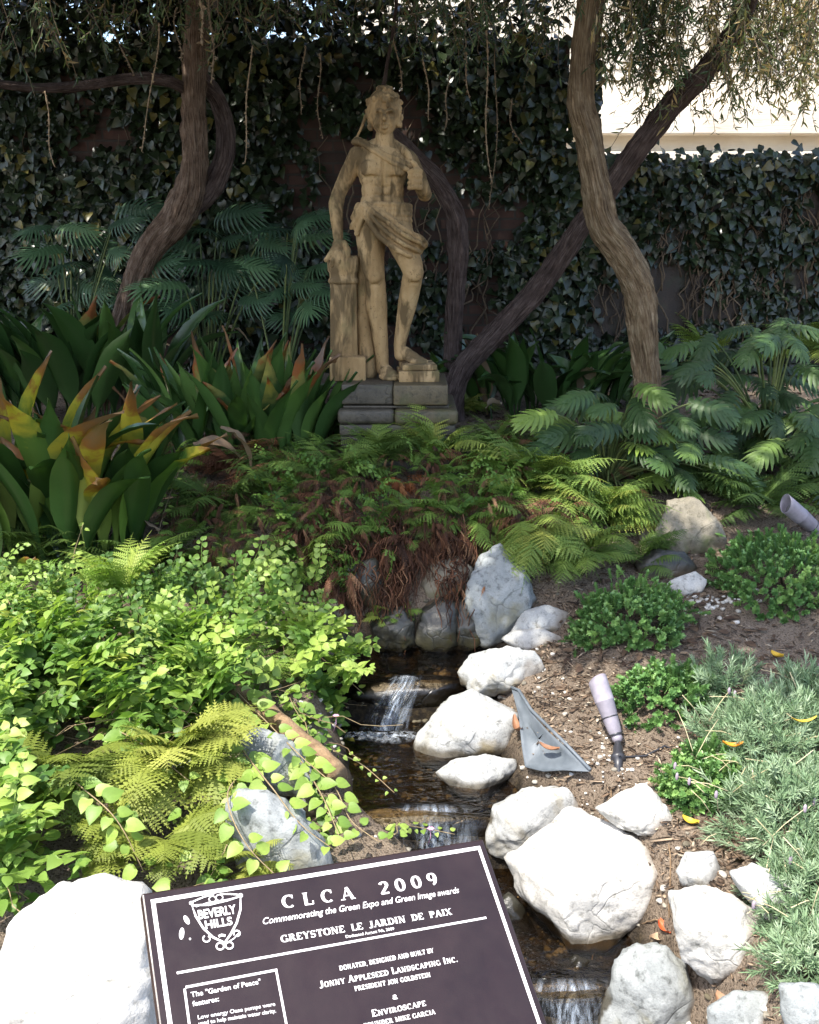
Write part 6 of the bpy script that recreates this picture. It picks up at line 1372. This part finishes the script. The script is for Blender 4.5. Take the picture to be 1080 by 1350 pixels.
# broader needles for the lavender
NEED = outline_leaf([(.015, 0), (.06, .3), (.055, .7), (.015, 1.0)], .3, .1)
LSP = [bushsprig(k + 5, .07, 24, .027, NEED, .85) for k in range(3)]
def bush(px, py, rx, ry, n, m, protos, label, seed, name='low_shrub', cat='shrub', scale=1.0, flat=1.0, tones=(0, 1)):
    b = G(px, py + ry * .45); s = mpp(b); rx *= s; rz = ry * s * 1.0 * flat; ry_ = rx * .8; r = np.random.default_rng(seed)
    t = empty(name, b, label, cat); d = unit(r.normal(size=(n * 2, 3)) + (0, -.1, .25)); d = d[d[:, 2] > -.12][:n]; n = len(d); lump = 1 + .38 * vnoise(d * 1.0, 2.8, seed) + .16 * (r.uniform(0, 1, n) > .93)
    k = r.uniform(.45, 1, n) ** .45 * lump; x_, y_ = b[0] + d[:, 0] * rx * k, b[1] + d[:, 1] * ry_ * k; pos = np.stack([x_, y_, H(x_, y_) + np.maximum(d[:, 2], 0) * rz * k + .01], 1)
    dr = unit(d * (1, 1, 1) + r.normal(0, .5, (n, 3)) + (0, 0, .35)); A = Acc(); F_ = frames(dr, unit(r.normal(size=(n, 3)))) * (scale * r.uniform(.75, 1.2, n))[:, None, None]
    rv = np.clip(r.uniform(*tones, n) * .7 + .3 * (vnoise(pos, 12, 3) * .5 + .5), 0, 1)
    for j in range(len(protos)): q = np.arange(n) % len(protos) == j; A.stamp(protos[j], F_[q], pos[q], rv[q])
    A.build('foliage', m, t); B = Acc()
    for j in range(14): q = pos[r.integers(n)]; B.tube(np.array([b + (0, 0, -.01), (b + q) / 2 + (0, 0, .02), q]), np.array([.005, .003, .0015]), 4)
    B.build('branches', M_twig, t); return t
bush(828, 810, 74, 40, 520, M_shrub, BSP, 'rounded green low shrub in the middle of the soil', 1)
bush(1032, 750, 92, 44, 700, M_shrub, BSP, 'wide green low shrub in front of the right spotlight', 2)
bush(875, 915, 56, 34, 260, M_shrub, BSP, 'green low shrub left of the lavender', 3, tones=(0, .8))
bush(925, 1030, 45, 36, 260, M_shrub, BSP, 'small green shrub at the foot of the lavender', 4)
bush(950, 905, 42, 34, 110, M_lav, LSP, 'small grey green lavender tuft behind the larger ones', 5, 'lavender', 'lavender')
bush(1072, 940, 56, 52, 480, M_lav, LSP, 'grey green lavender mound at the right edge, uppermost of the big ones', 6, 'lavender', 'lavender')
bush(1028, 985, 92, 66, 640, M_lav, LSP, 'broad grey green lavender mound under the orange fallen leaf', 7, 'lavender', 'lavender')
bush(1066, 1085, 92, 72, 580, M_lav, LSP, 'grey green lavender mound above the half hidden pale rock', 8, 'lavender', 'lavender')
bush(1085, 1190, 70, 60, 360, M_lav, LSP, 'lavender tuft hanging over the pale rock at the right edge', 9, 'lavender', 'lavender')
bush(1070, 1275, 45, 40, 130, M_lav, LSP, 'lowest lavender tuft in the bottom right', 10, 'lavender', 'lavender')
bush(906, 1050, 20, 16, 70, M_shrub, BSP, 'tiny green seedling tuft left of the small shrub', 11)

# straw coloured dead stalks and small mauve heads in the lavender
A = Acc(); r = np.random.default_rng(71); B = Acc()
for k in range(90):
    px, py = r.uniform(900, 1085), r.uniform(900, 1220)
    if px < 900 + abs(py - 1010) * .45: continue
    p = G(px, py, .13); d = unit(r.normal(size=3) * (1, .7, .5) + (0, 0, .25)); L = r.uniform(.05, .16); A.tube(np.array([p, p + d * L * .5 + (0, 0, .008), p + d * L]), .0013, 4, r.uniform(.3, 1))
    if k % 5 == 0: B.add(ICO[2][0] * (.005, .005, .013) + p + d * L, ICO[2][1], r.uniform(0, 1))
M_straw = m_ramp('straw', [(0, (.3, .25, .12)), (1, (.6, .53, .34))]); M_mauve = m_ramp('mauve_heads', [(0, (.25, .2, .24)), (1, (.42, .34, .4))])
tag(A.build('dry_stalks', M_straw), 'straw coloured dry stalks sticking through the lavender', 'stalks', kind='stuff'); tag(B.build('lavender_heads', M_mauve), 'small faded mauve heads among the lavender', 'flowers', kind='stuff')

# dense low undergrowth over the rockery and dead thatch hanging between
A = Acc(); D = Acc(); E_ = Acc(); r = np.random.default_rng(88)
for k in range(250):
    px, py = r.uniform(370, 690), r.uniform(585, 745)
    if r.uniform() < .33: px, py = r.uniform(225, 420), r.uniform(595, 770)
    if 600 < px < 700 and py > 700: continue
    if k % 5 == 0: px, py = r.uniform(640, 850), r.uniform(590, 720)
    b = G(px, py) + (0, 0, .01); q = r.uniform()
    b[2] += r.uniform(0, .10)
    if q < .5: put_fronds(A, b, int(r.integers(4, 8)), r.uniform(.11, .2), 500 + k, el=(-10, 75), az=(60, 300), rnd=(-.0, .6))
    else: put_fronds(D, b + (0, -.03, .06), int(r.integers(6, 12)), r.uniform(.10, .18), 700 + k, el=(-60, 40), az=(90, 280), protos=FRD, wsc=.6, rnd=(0, 1))
for k in range(620):
    px = r.choice([432, 440, 470, 506, 514, 524, 530, 590, 606]) + r.normal(0, 9); py = r.uniform(690, 790); b = G(px, py) + (0, -r.uniform(.02, .10), r.uniform(.02, .12)); L = r.uniform(.07, .28); n = 7; s = np.linspace(0, 1, n)
    c = b[None] + np.stack([np.cumsum(r.normal(0, .006, n)), -.05 * s - .02 * s * r.uniform(0, 1) , -L * s + .03 * np.sin(s * 3)], 1) + np.stack([.012 * np.sin(s * 9 + k), .008 * np.cos(s * 11 + k), 0 * s], 1); E_.tube(c, np.linspace(.0034, .0014, n), 3, r.uniform(0, 1), cap=False)
V_ = Acc(); r2_ = np.random.default_rng(91)
for k in range(110):
    px, py = r2_.uniform(-20, 430), r2_.uniform(770, 860)
    b = G(px, py, r2_.uniform(.04, .16)); a = r2_.uniform(-1.2, 1.8); e = r2_.uniform(.5, 1.4); M_ = fr1((math.sin(a) * math.cos(e), math.cos(a) * math.cos(e) * .4, math.sin(e)), (r2_.normal(0, .3), -1, .4)) * r2_.uniform(.8, 1.5); V_.stamp(SPRs[k % 4], M_[None], b[None], np.array([r2_.uniform(.1, .9)]))
tag(V_.build('upright_creeper_shoots', M_vine), 'upright leafy shoots along the back edge of the creeping leaves', 'ground cover', kind='stuff')
U = Acc()
for k in range(150):
    px, py = (r.uniform(340, 520), r.uniform(610, 800)) if k % 3 else (r.uniform(540, 760), r.uniform(570, 690))
    b = G(px, py, r.uniform(.02, .14)); a = r.uniform(1.6, 4.6); e = r.uniform(-.1, 1.0); M_ = fr1((math.sin(a) * math.cos(e), math.cos(a) * math.cos(e), math.sin(e)), (r.normal(0, .3), -.4, 1)) * r.uniform(.6, 1.0); U.stamp(SPRs[k % 4], M_[None], b[None], np.array([r.uniform(0, .5)]))
tag(U.build('undergrowth', M_vine), 'small round leaved seedlings among the ferns of the rockery', 'undergrowth', kind='stuff')
tag(A.build('undergrowth', M_fernl), 'dense small ferns over the rockery below the plinth', 'undergrowth', kind='stuff')
tag(D.build('dead_thatch', M_fernd), 'shrivelled brown fronds between the green ferns of the rockery', 'dead fronds', kind='stuff')
tag(E_.build('hanging_dead_stems', M_fernd), 'reddish dead stems hanging down the rock wall behind the upper pool', 'dead stems', kind='stuff')
